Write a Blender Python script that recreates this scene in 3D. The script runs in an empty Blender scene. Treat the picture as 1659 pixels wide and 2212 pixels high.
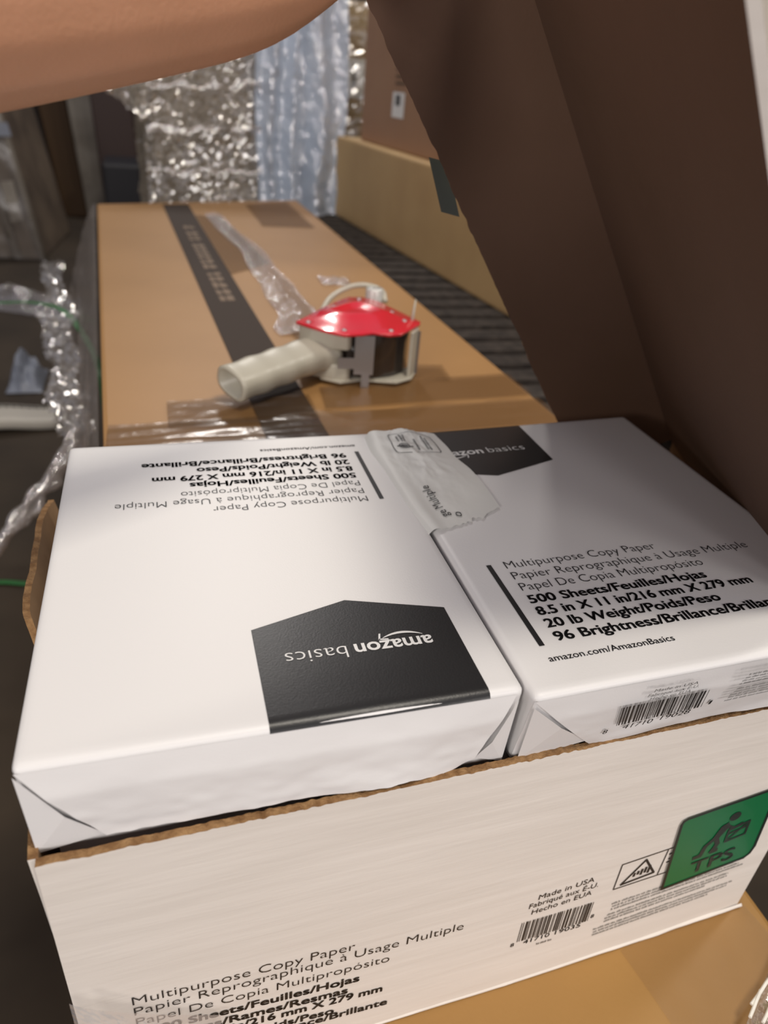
import bpy, bmesh, math, random
from mathutils import Vector, Matrix, noise
from math import sin, cos, pi, radians

# ------------------------------------------------------------------ camera, world, lights
scene = bpy.context.scene
COL = scene.collection
cam_data = bpy.data.cameras.new('camera')
cam = bpy.data.objects.new('camera', cam_data)
COL.objects.link(cam)
scene.camera = cam
cam.location = (-0.1477, -0.2103, 0.2343)
cam.rotation_euler = (1.0316, -0.0783, -0.2770)
cam_data.sensor_fit = 'VERTICAL'
cam_data.sensor_height = 8.0
cam_data.lens = 1563.4 / 2212 * 8.0
cam_data.clip_start = 0.01
cam_data.clip_end = 60
cam_data.dof.use_dof = True
cam_data.dof.focus_distance = 0.385
cam_data.dof.aperture_fstop = 1.55

scene.view_settings.view_transform = 'Standard'
scene.view_settings.look = 'None'
scene.view_settings.gamma = 1
scene.view_settings.use_curve_mapping = False
scene.view_settings.exposure = -0.20
scene.cycles.sample_clamp_indirect = 4
scene.cycles.max_bounces = 10
scene.cycles.transparent_max_bounces = 16

world = bpy.data.worlds.new('warehouse_air')
scene.world = world
world.use_nodes = True
world.node_tree.nodes['Background'].inputs[0].default_value = (0.72, 0.70, 0.84, 1)
world.node_tree.nodes['Background'].inputs[1].default_value = 0.32


def lamp(name, loc, target, size, power, color=(1.0, 0.87, 0.70), sy=None):
    d = bpy.data.lights.new(name, 'AREA')
    d.energy = power
    d.color = color
    d.shape = 'RECTANGLE'
    d.size = size
    d.size_y = sy or size
    o = bpy.data.objects.new(name, d)
    COL.objects.link(o)
    o.location = loc
    o.rotation_euler = (Vector(target) - Vector(loc)).to_track_quat('-Z', 'Y').to_euler()
    return o


lamp('overhead_light', (0.42, -0.52, 2.7), (0.0, 0.30, 0), 0.52, 48, (1.0, 0.92, 0.80))
lamp('front_fill_light', (1.6, -3.5, 1.2), (0.0, 0.0, -0.15), 1.1, 52, (1.0, 0.94, 0.87))  # added low fill for the front faces, standing in for brightness behind the viewer
lamp('front_fill_light', (-2.8, -2.3, 1.25), (-0.1, 0.2, 0.0), 0.8, 62, (1.0, 0.94, 0.88))  # second added fill, from the front left
lamp('front_fill_light', (-0.3, -4.4, 1.7), (0.1, 0.1, 0.0), 0.8, 34, (1.0, 0.92, 0.90))  # third added fill, lifts the shade on the right ream
lamp('overhead_light', (-0.3, 1.9, 2.8), (0.0, 2.8, 0), 0.3, 12, (1.0, 0.92, 0.80), sy=0.18)
lamp('overhead_light', (0.25, 4.6, 3.2), (0.0, 3.2, 0), 0.4, 55, (1.0, 0.95, 0.90), sy=0.15)
lamp('overhead_light', (2.4, 0.9, 2.6), (1.5, 1.5, 0.3), 0.4, 30, (1.0, 0.95, 0.85))  # extra lamp added only to brighten the white sack

# ------------------------------------------------------------------ materials
MATS = {}


def mat(name, color, rough=0.6, metal=0.0, spec=0.5, var=None, var_scale=20, bump=0, bump_scale=200, coat=0, sss=0, stretch=(1, 1, 1)):
    if name in MATS:
        return MATS[name]
    m = bpy.data.materials.new(name)
    m.use_nodes = True
    nt = m.node_tree
    b = nt.nodes['Principled BSDF']
    b.inputs['Base Color'].default_value = (*color, 1)
    b.inputs['Roughness'].default_value = rough
    b.inputs['Metallic'].default_value = metal
    b.inputs['Specular IOR Level'].default_value = spec
    b.inputs['Coat Weight'].default_value = coat
    if sss:
        b.inputs['Subsurface Weight'].default_value = sss
        b.inputs['Subsurface Radius'].default_value = (0.01, 0.004, 0.002)
        b.inputs['Subsurface Scale'].default_value = 0.3
    tc = nt.nodes.new('ShaderNodeTexCoord')
    mp = nt.nodes.new('ShaderNodeMapping')
    mp.inputs['Scale'].default_value = stretch
    nt.links.new(tc.outputs['Object'], mp.inputs['Vector'])
    if var:
        n = nt.nodes.new('ShaderNodeTexNoise')
        n.inputs['Scale'].default_value = var_scale
        n.inputs['Detail'].default_value = 6
        r = nt.nodes.new('ShaderNodeValToRGB')
        r.color_ramp.elements[0].color = (*color, 1)
        r.color_ramp.elements[1].color = (*var, 1)
        r.color_ramp.elements[0].position = 0.38
        r.color_ramp.elements[1].position = 0.68
        nt.links.new(mp.outputs[0], n.inputs['Vector'])
        nt.links.new(n.outputs['Fac'], r.inputs[0])
        nt.links.new(r.outputs[0], b.inputs['Base Color'])
    if bump:
        n2 = nt.nodes.new('ShaderNodeTexNoise')
        n2.inputs['Scale'].default_value = bump_scale
        n2.inputs['Detail'].default_value = 4
        bp = nt.nodes.new('ShaderNodeBump')
        bp.inputs['Strength'].default_value = bump
        bp.inputs['Distance'].default_value = 0.002
        nt.links.new(mp.outputs[0], n2.inputs['Vector'])
        nt.links.new(n2.outputs['Fac'], bp.inputs['Height'])
        nt.links.new(bp.outputs[0], b.inputs['Normal'])
    MATS[name] = m
    return m


def film_mat(name, tint=(0.9, 0.9, 0.9), clear=0.72, gloss=0.5, rough=0.12, bump=0.6, scale=25, bdist=0.02):
    """thin stretch film: mostly see-through, the rest glossy and milky."""
    m = bpy.data.materials.new(name)
    m.use_nodes = True
    nt = m.node_tree
    nt.nodes.clear()
    out = nt.nodes.new('ShaderNodeOutputMaterial')
    tr = nt.nodes.new('ShaderNodeBsdfTransparent')
    gl = nt.nodes.new('ShaderNodeBsdfGlossy')
    gl.inputs['Roughness'].default_value = rough
    gl.inputs['Color'].default_value = (1, 1, 1, 1)
    df = nt.nodes.new('ShaderNodeBsdfDiffuse')
    df.inputs['Color'].default_value = (*tint, 1)
    tl = nt.nodes.new('ShaderNodeBsdfTranslucent')
    tl.inputs['Color'].default_value = (*tint, 1)
    m0 = nt.nodes.new('ShaderNodeMixShader')
    m0.inputs[0].default_value = 0.4
    nt.links.new(df.outputs[0], m0.inputs[1])
    nt.links.new(tl.outputs[0], m0.inputs[2])
    m1 = nt.nodes.new('ShaderNodeMixShader')
    m1.inputs[0].default_value = gloss
    nt.links.new(m0.outputs[0], m1.inputs[1])
    nt.links.new(gl.outputs[0], m1.inputs[2])
    m2 = nt.nodes.new('ShaderNodeMixShader')
    m2.inputs[0].default_value = 1 - clear
    nt.links.new(tr.outputs[0], m2.inputs[1])
    nt.links.new(m1.outputs[0], m2.inputs[2])
    nt.links.new(m2.outputs[0], out.inputs[0])
    tc = nt.nodes.new('ShaderNodeTexCoord')
    n2 = nt.nodes.new('ShaderNodeTexNoise')
    n2.inputs['Scale'].default_value = scale
    n2.inputs['Detail'].default_value = 3
    bp = nt.nodes.new('ShaderNodeBump')
    bp.inputs['Strength'].default_value = bump
    bp.inputs['Distance'].default_value = bdist
    nt.links.new(tc.outputs['Object'], n2.inputs['Vector'])
    nt.links.new(n2.outputs['Fac'], bp.inputs['Height'])
    nt.links.new(bp.outputs[0], gl.inputs['Normal'])
    MATS[name] = m
    return m


PAPER = mat('white_ream_paper', (0.80, 0.79, 0.785), 0.42, spec=0.4, bump=0.04, bump_scale=900)
PAPER2 = mat('torn_ream_paper', (0.74, 0.74, 0.71), 0.5, bump=0.10, bump_scale=120)
INK = mat('black_ink', (0.012, 0.012, 0.013), 0.45)
LABEL_BLACK = mat('black_label_print', (0.016, 0.016, 0.017), 0.36, spec=0.5, bump=0.05, bump_scale=900)
LOGO_WHITE = mat('white_print', (0.78, 0.78, 0.77), 0.5)
GREY_INK = mat('grey_ink', (0.09, 0.09, 0.09), 0.6)
BOARD_WHITE = mat('white_liner_board', (0.75, 0.70, 0.64), 0.7, var=(0.80, 0.75, 0.69), var_scale=30, bump=0.15, bump_scale=60, stretch=(0.3, 1, 3))
BOARD_BROWN = mat('brown_board', (0.27, 0.165, 0.085), 0.75, var=(0.32, 0.20, 0.105), var_scale=40, bump=0.1, bump_scale=300)
BOARD_EDGE = mat('corrugated_edge', (0.20, 0.10, 0.035), 0.85, var=(0.36, 0.21, 0.09), var_scale=160, bump=0.8, bump_scale=400)
KRAFT = mat('kraft_board', (0.38, 0.20, 0.05), 0.55, var=(0.33, 0.17, 0.042), var_scale=6, bump=0.06, bump_scale=250)
KRAFT_L = mat('pale_kraft_board', (0.38, 0.205, 0.075), 0.45, var=(0.34, 0.18, 0.062), var_scale=4, bump=0.05, bump_scale=200)
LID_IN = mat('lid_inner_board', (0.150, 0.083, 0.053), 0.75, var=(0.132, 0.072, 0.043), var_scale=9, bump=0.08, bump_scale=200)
STRIPE = mat('dark_printed_stripe', (0.050, 0.036, 0.028), 0.75, spec=0.25)
STRIPE_TXT = mat('brown_stripe_letters', (0.17, 0.11, 0.065), 0.6)
CREAM = mat('cream_board', (0.52, 0.35, 0.165), 0.6, var=(0.46, 0.30, 0.14), var_scale=6)
UPPER = mat('red_brown_board', (0.34, 0.19, 0.105), 0.6, var=(0.30, 0.16, 0.09), var_scale=5)
GREEN = mat('green_label_print', (0.0, 0.145, 0.045), 0.35)
BLACKP = mat('black_label_ink', (0.01, 0.014, 0.012), 0.4)
RED = mat('red_enamel', (0.70, 0.012, 0.03), 0.22, spec=0.6, coat=0.6)
BEIGE = mat('beige_plastic', (0.47, 0.44, 0.36), 0.38, spec=0.5)
BEIGE_D = mat('handle_bore', (0.10, 0.095, 0.075), 0.7)
STEEL = mat('brushed_steel', (0.42, 0.42, 0.43), 0.36, metal=0.9)
STEEL_D = mat('dark_steel', (0.05, 0.05, 0.05), 0.5, metal=0.4)
TAPE = mat('brown_tape_roll', (0.030, 0.022, 0.018), 0.16, spec=0.7, coat=0.7)
CORE = mat('clear_plastic_core', (0.55, 0.55, 0.52), 0.2, spec=0.7, coat=0.8)
SKIN = mat('skin', (0.58, 0.29, 0.165), 0.5, sss=0.12, var=(0.62, 0.31, 0.18), var_scale=25, bump=0.1, bump_scale=500)
SLEEVE = mat('dark_cloth', (0.02, 0.022, 0.03), 0.9)
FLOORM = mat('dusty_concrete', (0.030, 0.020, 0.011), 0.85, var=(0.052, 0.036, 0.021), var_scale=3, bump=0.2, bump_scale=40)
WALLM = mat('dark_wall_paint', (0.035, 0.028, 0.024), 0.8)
GREENSTRAP = mat('green_strap_plastic', (0.022, 0.14, 0.03), 0.35)
BARK = mat('dark_wood', (0.016, 0.011, 0.008), 0.85, var=(0.05, 0.038, 0.03), var_scale=45)
MAROON = mat('maroon_board', (0.045, 0.024, 0.02), 0.55)
DBROWN = mat('brown_column_board', (0.085, 0.045, 0.018), 0.6)
GREYCOL = mat('grey_wrapped_board', (0.30, 0.27, 0.23), 0.4, var=(0.18, 0.155, 0.125), var_scale=5)
GREYBRN = mat('grey_brown_board', (0.19, 0.145, 0.105), 0.5, var=(0.10, 0.075, 0.058), var_scale=4)
STACKM = mat('stack_board', (0.20, 0.165, 0.125), 0.5, var=(0.12, 0.098, 0.078), var_scale=7)
GOLD = mat('gold_brown_board', (0.38, 0.25, 0.105), 0.4, var=(0.30, 0.19, 0.08), var_scale=8)
BLACKBIN = mat('black_bin_plastic', (0.012, 0.012, 0.016), 0.5)
TEAL = mat('grey_green_tape', (0.065, 0.075, 0.06), 0.5)
DARKBOARD = mat('dark_board', (0.035, 0.025, 0.02), 0.8)
SACK = mat('white_sack_weave', (0.72, 0.69, 0.62), 0.6, bump=0.3, bump_scale=60)
CREAM_ROD = mat('white_cream_plastic', (0.50, 0.47, 0.41), 0.5)
HIGHLIGHT = mat('white_film_highlight', (0.85, 0.82, 0.74), 0.6)  # painted white for the shine on the lower right film
BLUISH = mat('bluish_white_plastic', (0.22, 0.24, 0.29), 0.4)
FILM = film_mat('stretch_film', (0.60, 0.55, 0.52), 0.50, 0.55, 0.10, 0.8, 60, 0.012)
FILM_STACK = film_mat('stack_film', (0.78, 0.69, 0.56), 0.48, 0.62, 0.08, 1.0, 75, 0.03)
FILM_FACET = film_mat('faceted_film', (0.74, 0.65, 0.52), 0.50, 0.60, 0.16, 0.25, 60, 0.01)
FILM_CORNER = film_mat('corner_film', (0.84, 0.85, 0.90), 0.55, 0.42, 0.16, 0.2, 90, 0.006)
FILM_CRISP = film_mat('crisp_film', (0.66, 0.62, 0.58), 0.58, 0.66, 0.16, 0.25, 90, 0.006)
FILM_BLUE = film_mat('milky_film', (0.72, 0.83, 1.0), 0.14, 0.40, 0.12, 0.9, 40, 0.02)
FILM_GOLD = film_mat('gold_film', (0.9, 0.8, 0.62), 0.60, 0.70, 0.18, 0.2, 60, 0.01)
FILM_FINE = film_mat('clear_film', (0.8, 0.8, 0.8), 0.70, 0.65, 0.10, 0.5, 90, 0.004)
TAPE_SHEEN = film_mat('worn_tape', (0.30, 0.19, 0.10), 0.86, 0.06, 0.4, 0.2, 30, 0.004)
TAPE_CLEAR = film_mat('clear_packing_tape', (0.14, 0.075, 0.03), 0.60, 0.14, 0.2, 0.35, 30, 0.004)


# ------------------------------------------------------------------ builders
def link(name, bm, materials, parent=None, smooth=False, loc=None):
    me = bpy.data.meshes.new(name)
    bmesh.ops.recalc_face_normals(bm, faces=bm.faces)
    bm.to_mesh(me)
    bm.free()
    if not isinstance(materials, (list, tuple)):
        materials = [materials]
    for mm in materials:
        me.materials.append(mm)
    if smooth:
        for p in me.polygons:
            p.use_smooth = True
    o = bpy.data.objects.new(name, me)
    COL.objects.link(o)
    if parent is not None:
        o.parent = parent
        o.matrix_parent_inverse = parent.matrix_basis.inverted()
    return o


def thing(name, label, cat, loc=(0, 0, 0), group=None):
    o = bpy.data.objects.new(name, None)
    o.empty_display_size = 0.02
    COL.objects.link(o)
    o.location = loc
    o['label'] = label
    o['category'] = cat
    if group:
        o['group'] = group
    return o


def tag(o, label, cat, group=None, kind=None):
    o['label'] = label
    o['category'] = cat
    if group:
        o['group'] = group
    if kind:
        o['kind'] = kind
    return o


def struct(name, bm, m):
    o = link(name, bm, m)
    o['kind'] = 'structure'
    return o


def box(bm, lo, hi, mi=0):
    v = [bm.verts.new((x, y, z)) for z in (lo[2], hi[2]) for y in (lo[1], hi[1]) for x in (lo[0], hi[0])]
    fs = []
    for q in ((0, 2, 3, 1), (4, 5, 7, 6), (0, 1, 5, 4), (2, 6, 7, 3), (0, 4, 6, 2), (1, 3, 7, 5)):
        f = bm.faces.new([v[i] for i in q])
        f.material_index = mi
        fs.append(f)
    return v


def prism(bm, poly, z0, z1, shift=(0, 0), mi=0):
    """vertical prism over an (x, y) polygon; the top can be shifted for a leaning stack."""
    a = [bm.verts.new((x, y, z0)) for x, y in poly]
    b = [bm.verts.new((x + shift[0], y + shift[1], z1)) for x, y in poly]
    n = len(poly)
    fs = [bm.faces.new(a[::-1]), bm.faces.new(b)]
    for i in range(n):
        fs.append(bm.faces.new((a[i], a[(i + 1) % n], b[(i + 1) % n], b[i])))
    for f in fs:
        f.material_index = mi
    return a, b


def bevel(bm, w, seg=2):
    bmesh.ops.bevel(bm, geom=bm.edges[:], offset=w, segments=seg, affect='EDGES', profile=0.6)


def slab(bm, p, a, b, n, t, mi_front=0, mi_back=0, mi_edge=0, nu=1, nv=1, fn=None):
    """panel from corner p spanned by a and b, thick t along n; front faces +n."""
    p, a, b, n = Vector(p), Vector(a), Vector(b), Vector(n)
    F, B = [], []
    for j in range(nv + 1):
        F.append([]); B.append([])
        for i in range(nu + 1):
            q = p + a * (i / nu) + b * (j / nv)
            if fn:
                q = q + fn(i / nu, j / nv)
            F[-1].append(bm.verts.new(q + n * t))
            B[-1].append(bm.verts.new(q))
    for j in range(nv):
        for i in range(nu):
            f = bm.faces.new((F[j][i], F[j][i + 1], F[j + 1][i + 1], F[j + 1][i])); f.material_index = mi_front
            f = bm.faces.new((B[j][i], B[j + 1][i], B[j + 1][i + 1], B[j][i + 1])); f.material_index = mi_back
    for i in range(nu):
        for j in (0, nv):
            f = bm.faces.new((F[j][i], B[j][i], B[j][i + 1], F[j][i + 1])); f.material_index = mi_edge
    for j in range(nv):
        for i in (0, nu):
            f = bm.faces.new((F[j][i], B[j][i], B[j + 1][i], F[j + 1][i])); f.material_index = mi_edge


def grid(bm, fn, nu, nv, mi=0):
    V = [[bm.verts.new(fn(i / nu, j / nv)) for i in range(nu + 1)] for j in range(nv + 1)]
    for j in range(nv):
        for i in range(nu):
            f = bm.faces.new((V[j][i], V[j][i + 1], V[j + 1][i + 1], V[j + 1][i]))
            f.material_index = mi
    return V


def poly(bm, pts, mi=0):
    f = bm.faces.new([bm.verts.new(p) for p in pts])
    f.material_index = mi
    return f


def tube(bm, pts, r, seg=8, mi=0, cap=True):
    pts = [Vector(p) for p in pts]
    rings = []
    up = Vector((0, 0, 1))
    for i, p in enumerate(pts):
        d = (pts[min(i + 1, len(pts) - 1)] - pts[max(i - 1, 0)]).normalized()
        s = d.cross(up)
        if s.length < 1e-4:
            s = d.cross(Vector((0, 1, 0)))
        s.normalize()
        t = s.cross(d)
        rr = r[i] if isinstance(r, (list, tuple)) else r
        rings.append([bm.verts.new(p + s * (rr * cos(2 * pi * k / seg)) + t * (rr * sin(2 * pi * k / seg))) for k in range(seg)])
    for a, b in zip(rings, rings[1:]):
        for k in range(seg):
            f = bm.faces.new((a[k], a[(k + 1) % seg], b[(k + 1) % seg], b[k])); f.material_index = mi
    if cap:
        bm.faces.new(rings[0]).material_index = mi
        bm.faces.new(rings[-1]).material_index = mi


def ribbon(bm, pts, w, t=0.0008):
    pts = [Vector(p) for p in pts]
    R = []
    for i, p in enumerate(pts):
        d = (pts[min(i + 1, len(pts) - 1)] - pts[max(i - 1, 0)]).normalized()
        s = d.cross(Vector((0, 0, 1))).normalized() * (w / 2)
        u = Vector((0, 0, t))
        R.append([bm.verts.new(p - s), bm.verts.new(p + s), bm.verts.new(p + s + u), bm.verts.new(p - s + u)])
    for a, b in zip(R, R[1:]):
        for k in range(4):
            bm.faces.new((a[k], a[(k + 1) % 4], b[(k + 1) % 4], b[k]))
    bm.faces.new(R[0]); bm.faces.new(R[-1])


def catmull(pts, n=8):
    P = [Vector(p) for p in pts]
    P = [2 * P[0] - P[1]] + P + [2 * P[-1] - P[-2]]
    out = []
    for i in range(1, len(P) - 2):
        for k in range(n):
            t = k / n
            a, b, c, d = P[i - 1], P[i], P[i + 1], P[i + 2]
            out.append(0.5 * ((2 * b) + (c - a) * t + (2 * a - 5 * b + 4 * c - d) * t * t + (3 * b - a - 3 * c + d) * t ** 3))
    out.append(P[-2])
    return out


def fbm(p, s, seed=0, oct=4):
    q = Vector(p) * s + Vector((seed * 17.3, seed * 5.1, seed * 9.7))
    v, a = 0.0, 1.0
    for _ in range(oct):
        v += a * noise.noise(q)
        q = q * 2.03
        a *= 0.5
    return v


def ridged(p, s, seed=0, oct=3):
    q = Vector(p) * s + Vector((seed * 11.3, seed * 7.1, seed * 3.7))
    v, a = 0.0, 1.0
    for _ in range(oct):
        v += a * (1 - 2 * abs(noise.noise(q)))
        q = q * 2.1
        a *= 0.5
    return v


def crumple(name, c00, c10, c11, c01, nu, nv, amp, scale, seed, m, parent=None, folds=0, fold_amp=0, smooth=True, sag=None):
    """a creased film sheet between four corners."""
    c00, c10, c11, c01 = map(Vector, (c00, c10, c11, c01))
    n = (c10 - c00).cross(c01 - c00).normalized()
    bm = bmesh.new()

    def f(u, v):
        p = c00 * (1 - u) * (1 - v) + c10 * u * (1 - v) + c11 * u * v + c01 * (1 - u) * v
        h = amp * ridged(p, scale, seed)
        if folds:
            h += fold_amp * sin(folds * 2 * pi * u + 1.5 * noise.noise(Vector((u * 3, v * 2, seed))))
        if sag:
            p = p + Vector(sag) * (4 * u * (1 - u))
        return p + n * h
    grid(bm, f, nu, nv)
    return link(name, bm, m, parent, smooth)


def jitter(i, j, seed):
    """repeatable random number in -1..1 for a grid vertex: sharp crinkles of stiff film."""
    return ((math.sin(i * 127.1 + j * 311.7 + seed * 74.7) * 43758.5453) % 1.0) * 2 - 1


_text_cache = {}


def text_geom(s, weight=0.0, sans=True):
    """flat outline of a line of lettering: vertices with cap height 1, faces; plus its width."""
    k = (s, weight, sans)
    if k in _text_cache:
        return _text_cache[k]
    cu = bpy.data.curves.new('lettering', 'FONT')
    cu.body = s
    cu.size = 1.0
    cu.offset = weight
    cu.resolution_u = 3
    o = bpy.data.objects.new('lettering', cu)
    COL.objects.link(o)
    bpy.context.view_layer.update()
    dg = bpy.context.evaluated_depsgraph_get()
    me = bpy.data.meshes.new_from_object(o.evaluated_get(dg))
    bpy.data.objects.remove(o)
    vs = [v.co.copy() for v in me.vertices]
    fs = [tuple(p.vertices) for p in me.polygons]
    bpy.data.meshes.remove(me)
    bpy.data.curves.remove(cu)
    x0 = min(v.x for v in vs)
    x1 = max(v.x for v in vs)
    CAP = 0.73
    vs = [((v.x - x0) / (x1 - x0), v.y / CAP) for v in vs]
    _text_cache[k] = (vs, fs)
    return _text_cache[k]


def text(bm, s, u0, u1, v, cap, mapf, weight=0.0, mi=0, slope=0.0, sans=True):
    """letter s between u0 and u1 on baseline v, mapped onto a surface by mapf(u, v)."""
    vs, fs = text_geom(s, min(weight, 0.0) if sans else weight, sans)
    strikes = [(0, 0)]
    if sans and weight > 0:   # heavier lettering: the outline struck again with small offsets
        k = weight * 1.3 * cap
        strikes = [(-k, -k * 0.5), (-k, k * 0.5), (k, -k * 0.5), (k, k * 0.5), (0, 0)]
    for su, sv in strikes:
        V = [bm.verts.new(mapf(u0 + su + a * (u1 - u0), v + sv + b * cap + slope * a)) for a, b in vs]
        for f in fs:
            try:
                bm.faces.new([V[i] for i in f]).material_index = mi
            except ValueError:
                pass


def rects(bm, items, mapf, mi=0):
    for (u0, v0, u1, v1) in items:
        poly(bm, [mapf(u0, v0), mapf(u1, v0), mapf(u1, v1), mapf(u0, v1)], mi)


def fine_print(bm, u0, u1, v0, rows, pitch, h, mapf, seed, slope=0.0):
    """rows of word-sized grey dashes: print too small to be read."""
    rnd = random.Random(seed)
    for r in range(rows):
        u = u0 + rnd.random() * 0.002
        ue = u1 - rnd.random() * (0.012 if r < rows - 1 else 0.03)
        while u < ue:
            w = rnd.uniform(0.0014, 0.0048)
            v = v0 - r * pitch
            k = u
            while k < min(u + w, ue):
                s = slope * (k - u0)
                hh = h * rnd.uniform(0.55, 1)
                poly(bm, [mapf(k, v + s), mapf(k + 0.00042, v + s), mapf(k + 0.00042, v + hh + s), mapf(k, v + hh + s)])
                k += 0.00075
            u += w + 0.0009


def barcode(bm, u0, u1, v0, v1, mapf, seed, shear=0.0):
    rnd = random.Random(seed)
    u = u0
    while u < u1:
        w = rnd.choice((0.00045, 0.00045, 0.0009, 0.0013))
        w = min(w, u1 - u)
        poly(bm, [mapf(u, v0), mapf(u + w, v0), mapf(u + w + shear, v1), mapf(u + shear, v1)])
        u += w + rnd.choice((0.0005, 0.0005, 0.0009, 0.0013))


# ------------------------------------------------------------------ setting
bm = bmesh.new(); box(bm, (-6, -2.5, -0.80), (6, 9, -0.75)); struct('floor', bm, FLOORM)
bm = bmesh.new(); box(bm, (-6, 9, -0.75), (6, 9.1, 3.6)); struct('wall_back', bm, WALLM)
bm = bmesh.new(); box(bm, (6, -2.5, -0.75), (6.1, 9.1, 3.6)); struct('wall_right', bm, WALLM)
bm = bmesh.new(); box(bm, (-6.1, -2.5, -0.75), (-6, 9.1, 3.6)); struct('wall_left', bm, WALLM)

# ------------------------------------------------------------------ paper carton
CA = 0.0287


def cw(x, y, z):
    return Vector((x * cos(CA) - y * sin(CA), x * sin(CA) + y * cos(CA), z))


ZR, ZB = -0.0461, -0.2636
X0, X1, Y0, Y1 = -0.2135, 0.2218, -0.0035, 0.302
T = 0.004


def carton_wall(bm, A, B, inn, bow=0.0, h0=0.0, seed=0, nu=60, nv=8, lift=None, bow_fn=None):
    """one corrugated wall from A to B (x, y), thickness towards inn; white outside, brown inside."""
    A, B, inn = Vector(A), Vector(B), Vector(inn)

    def hgt(u):
        fray = 1 + 1.6 * max(0, 1 - abs(u - 0.52) / 0.14) + 1.2 * max(0, 1 - abs(u - 0.92) / 0.1) + 1.0 * max(0, 1 - abs(u - 0.22) / 0.08)
        h = 0.0009 * noise.noise(Vector((u * 30, seed, 0))) + 0.0006 * fray * noise.noise(Vector((u * 140, seed, 3)))
        if lift:
            h += lift(u)
        return ZR + h
    O, I = [], []
    for i in range(nu + 1):
        u = i / nu
        p = A + (B - A) * u
        zt = hgt(u)
        O.append([]); I.append([])
        for j in range(nv + 1):
            v = j / nv
            z = ZB + (zt - ZB) * v
            b = bow * sin(pi * u) * v ** 3 + (bow_fn(u, v) if bow_fn else 0)
            q = p - inn * b
            O[-1].append(bm.verts.new(cw(q.x, q.y, z)))
            q2 = q + inn * T
            I[-1].append(bm.verts.new(cw(q2.x, q2.y, z + 0.0003 * noise.noise(Vector((u * 200, seed, 7))))))
    for i in range(nu):
        for j in range(nv):
            f = bm.faces.new((O[i][j], O[i + 1][j], O[i + 1][j + 1], O[i][j + 1])); f.material_index = 0
            f = bm.faces.new((I[i][j], I[i][j + 1], I[i + 1][j + 1], I[i + 1][j])); f.material_index = 1
        f = bm.faces.new((O[i][nv], O[i + 1][nv], I[i + 1][nv], I[i][nv])); f.material_index = 2
        f = bm.faces.new((O[i][0], I[i][0], I[i + 1][0], O[i + 1][0])); f.material_index = 1
    for i in (0, nu):
        for j in range(nv):
            f = bm.faces.new((O[i][j], O[i][j + 1], I[i][j + 1], I[i][j])); f.material_index = 0


carton = thing('paper_carton', 'open white carton with printed front holding two wrapped reams of paper', 'box', (0, 0.14, ZB))
CM = [BOARD_WHITE, BOARD_BROWN, BOARD_EDGE]
bm = bmesh.new()


def front_bow(u, v):
    # the bottom edge of the front is pushed in a little near its left and bulges towards the right
    return 0.0035 * sin(pi * u) * (1 - v) ** 2


carton_wall(bm, (X0, Y0), (X1, Y0), (0, 1, 0) if False else Vector((0, 1)), seed=1, nu=420, bow_fn=front_bow)
link('front_wall', bm, CM, carton)
bm = bmesh.new()


def smooth(a, b, t):
    t = min(1, max(0, (t - a) / (b - a)))
    return t * t * (3 - 2 * t)


def left_lift(u):   # u runs from the front corner to the back
    a = -0.010 * smooth(0.06, 0.12, u) * (1 - smooth(0.33, 0.335, u))
    a -= 0.010 * smooth(0.385, 0.40, u) * (1 - smooth(0.45, 0.52, u))
    return a - 0.004 * smooth(0.94, 1.0, u)


carton_wall(bm, (X0, Y0 + T), (X0, Y1), Vector((1, 0)), bow=0.0, seed=2, nu=110, lift=left_lift,
            bow_fn=lambda u, v: v ** 3 * (0.003 + 0.005 * min(1, u / 0.3) + 0.0125 * smooth(0.40, 0.56, u) - 0.004 * smooth(0.88, 1.0, u) + 0.0015 * noise.noise(Vector((u * 9, 1, 5)))))
link('side_wall', bm, CM, carton)
bm = bmesh.new()
carton_wall(bm, (X1, Y0 + T), (X1, Y1), Vector((-1, 0)), seed=3, nu=40)
link('side_wall', bm, CM, carton)
bm = bmesh.new()
carton_wall(bm, (X0, Y1), (X1, Y1), Vector((0, -1)), seed=4, nu=40, lift=lambda u: -0.004)
link('back_wall', bm, CM, carton)
bm = bmesh.new()
prism(bm, [tuple(cw(x, y, 0).xy) for x, y in ((X0 + T, Y0 + T), (X1 - T, Y0 + T), (X1 - T, Y1 - T), (X0 + T, Y1 - T))], ZB + 0.0002, ZB + 0.004)
link('bottom_panel', bm, BOARD_BROWN, carton)
bm = bmesh.new()
for a, b in ((X0 + 0.007, -0.003), (0.003, X1 - 0.008)):
    prism(bm, [tuple(cw(x, y, 0).xy) for x, y in ((a, 0.011), (b, 0.011), (b, 0.284), (a, 0.284))], ZB + 0.004, -0.0535)
o = link('paper_stack', bm, PAPER, carton)
o['label'] = 'lower layers of wrapped paper inside the carton'
# folded bottom lip along the front
bm = bmesh.new()
grid(bm, lambda u, v: cw(X0 + 0.02 + u * (X1 - X0 - 0.017), Y0 - (0.0014 + 0.0008 * noise.noise(Vector((u * 25, 0, 5)))) * sin(pi * v) - front_bow(u, 0) * (1 - v) - 0.0006, ZB + 0.0035 * v + 0.0006 + 0.0012 * noise.noise(Vector((u * 8, 0, 2)))), 80, 5)
link('bottom_lip', bm, BOARD_WHITE, carton, True)


def cf(u, v):   # carton front print surface: u = x, v = z
    uu = (u - X0) / (X1 - X0)
    vv = (v - ZB) / (ZR - ZB)
    return cw(u, Y0 - 0.0004 - front_bow(uu, vv), v)


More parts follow.
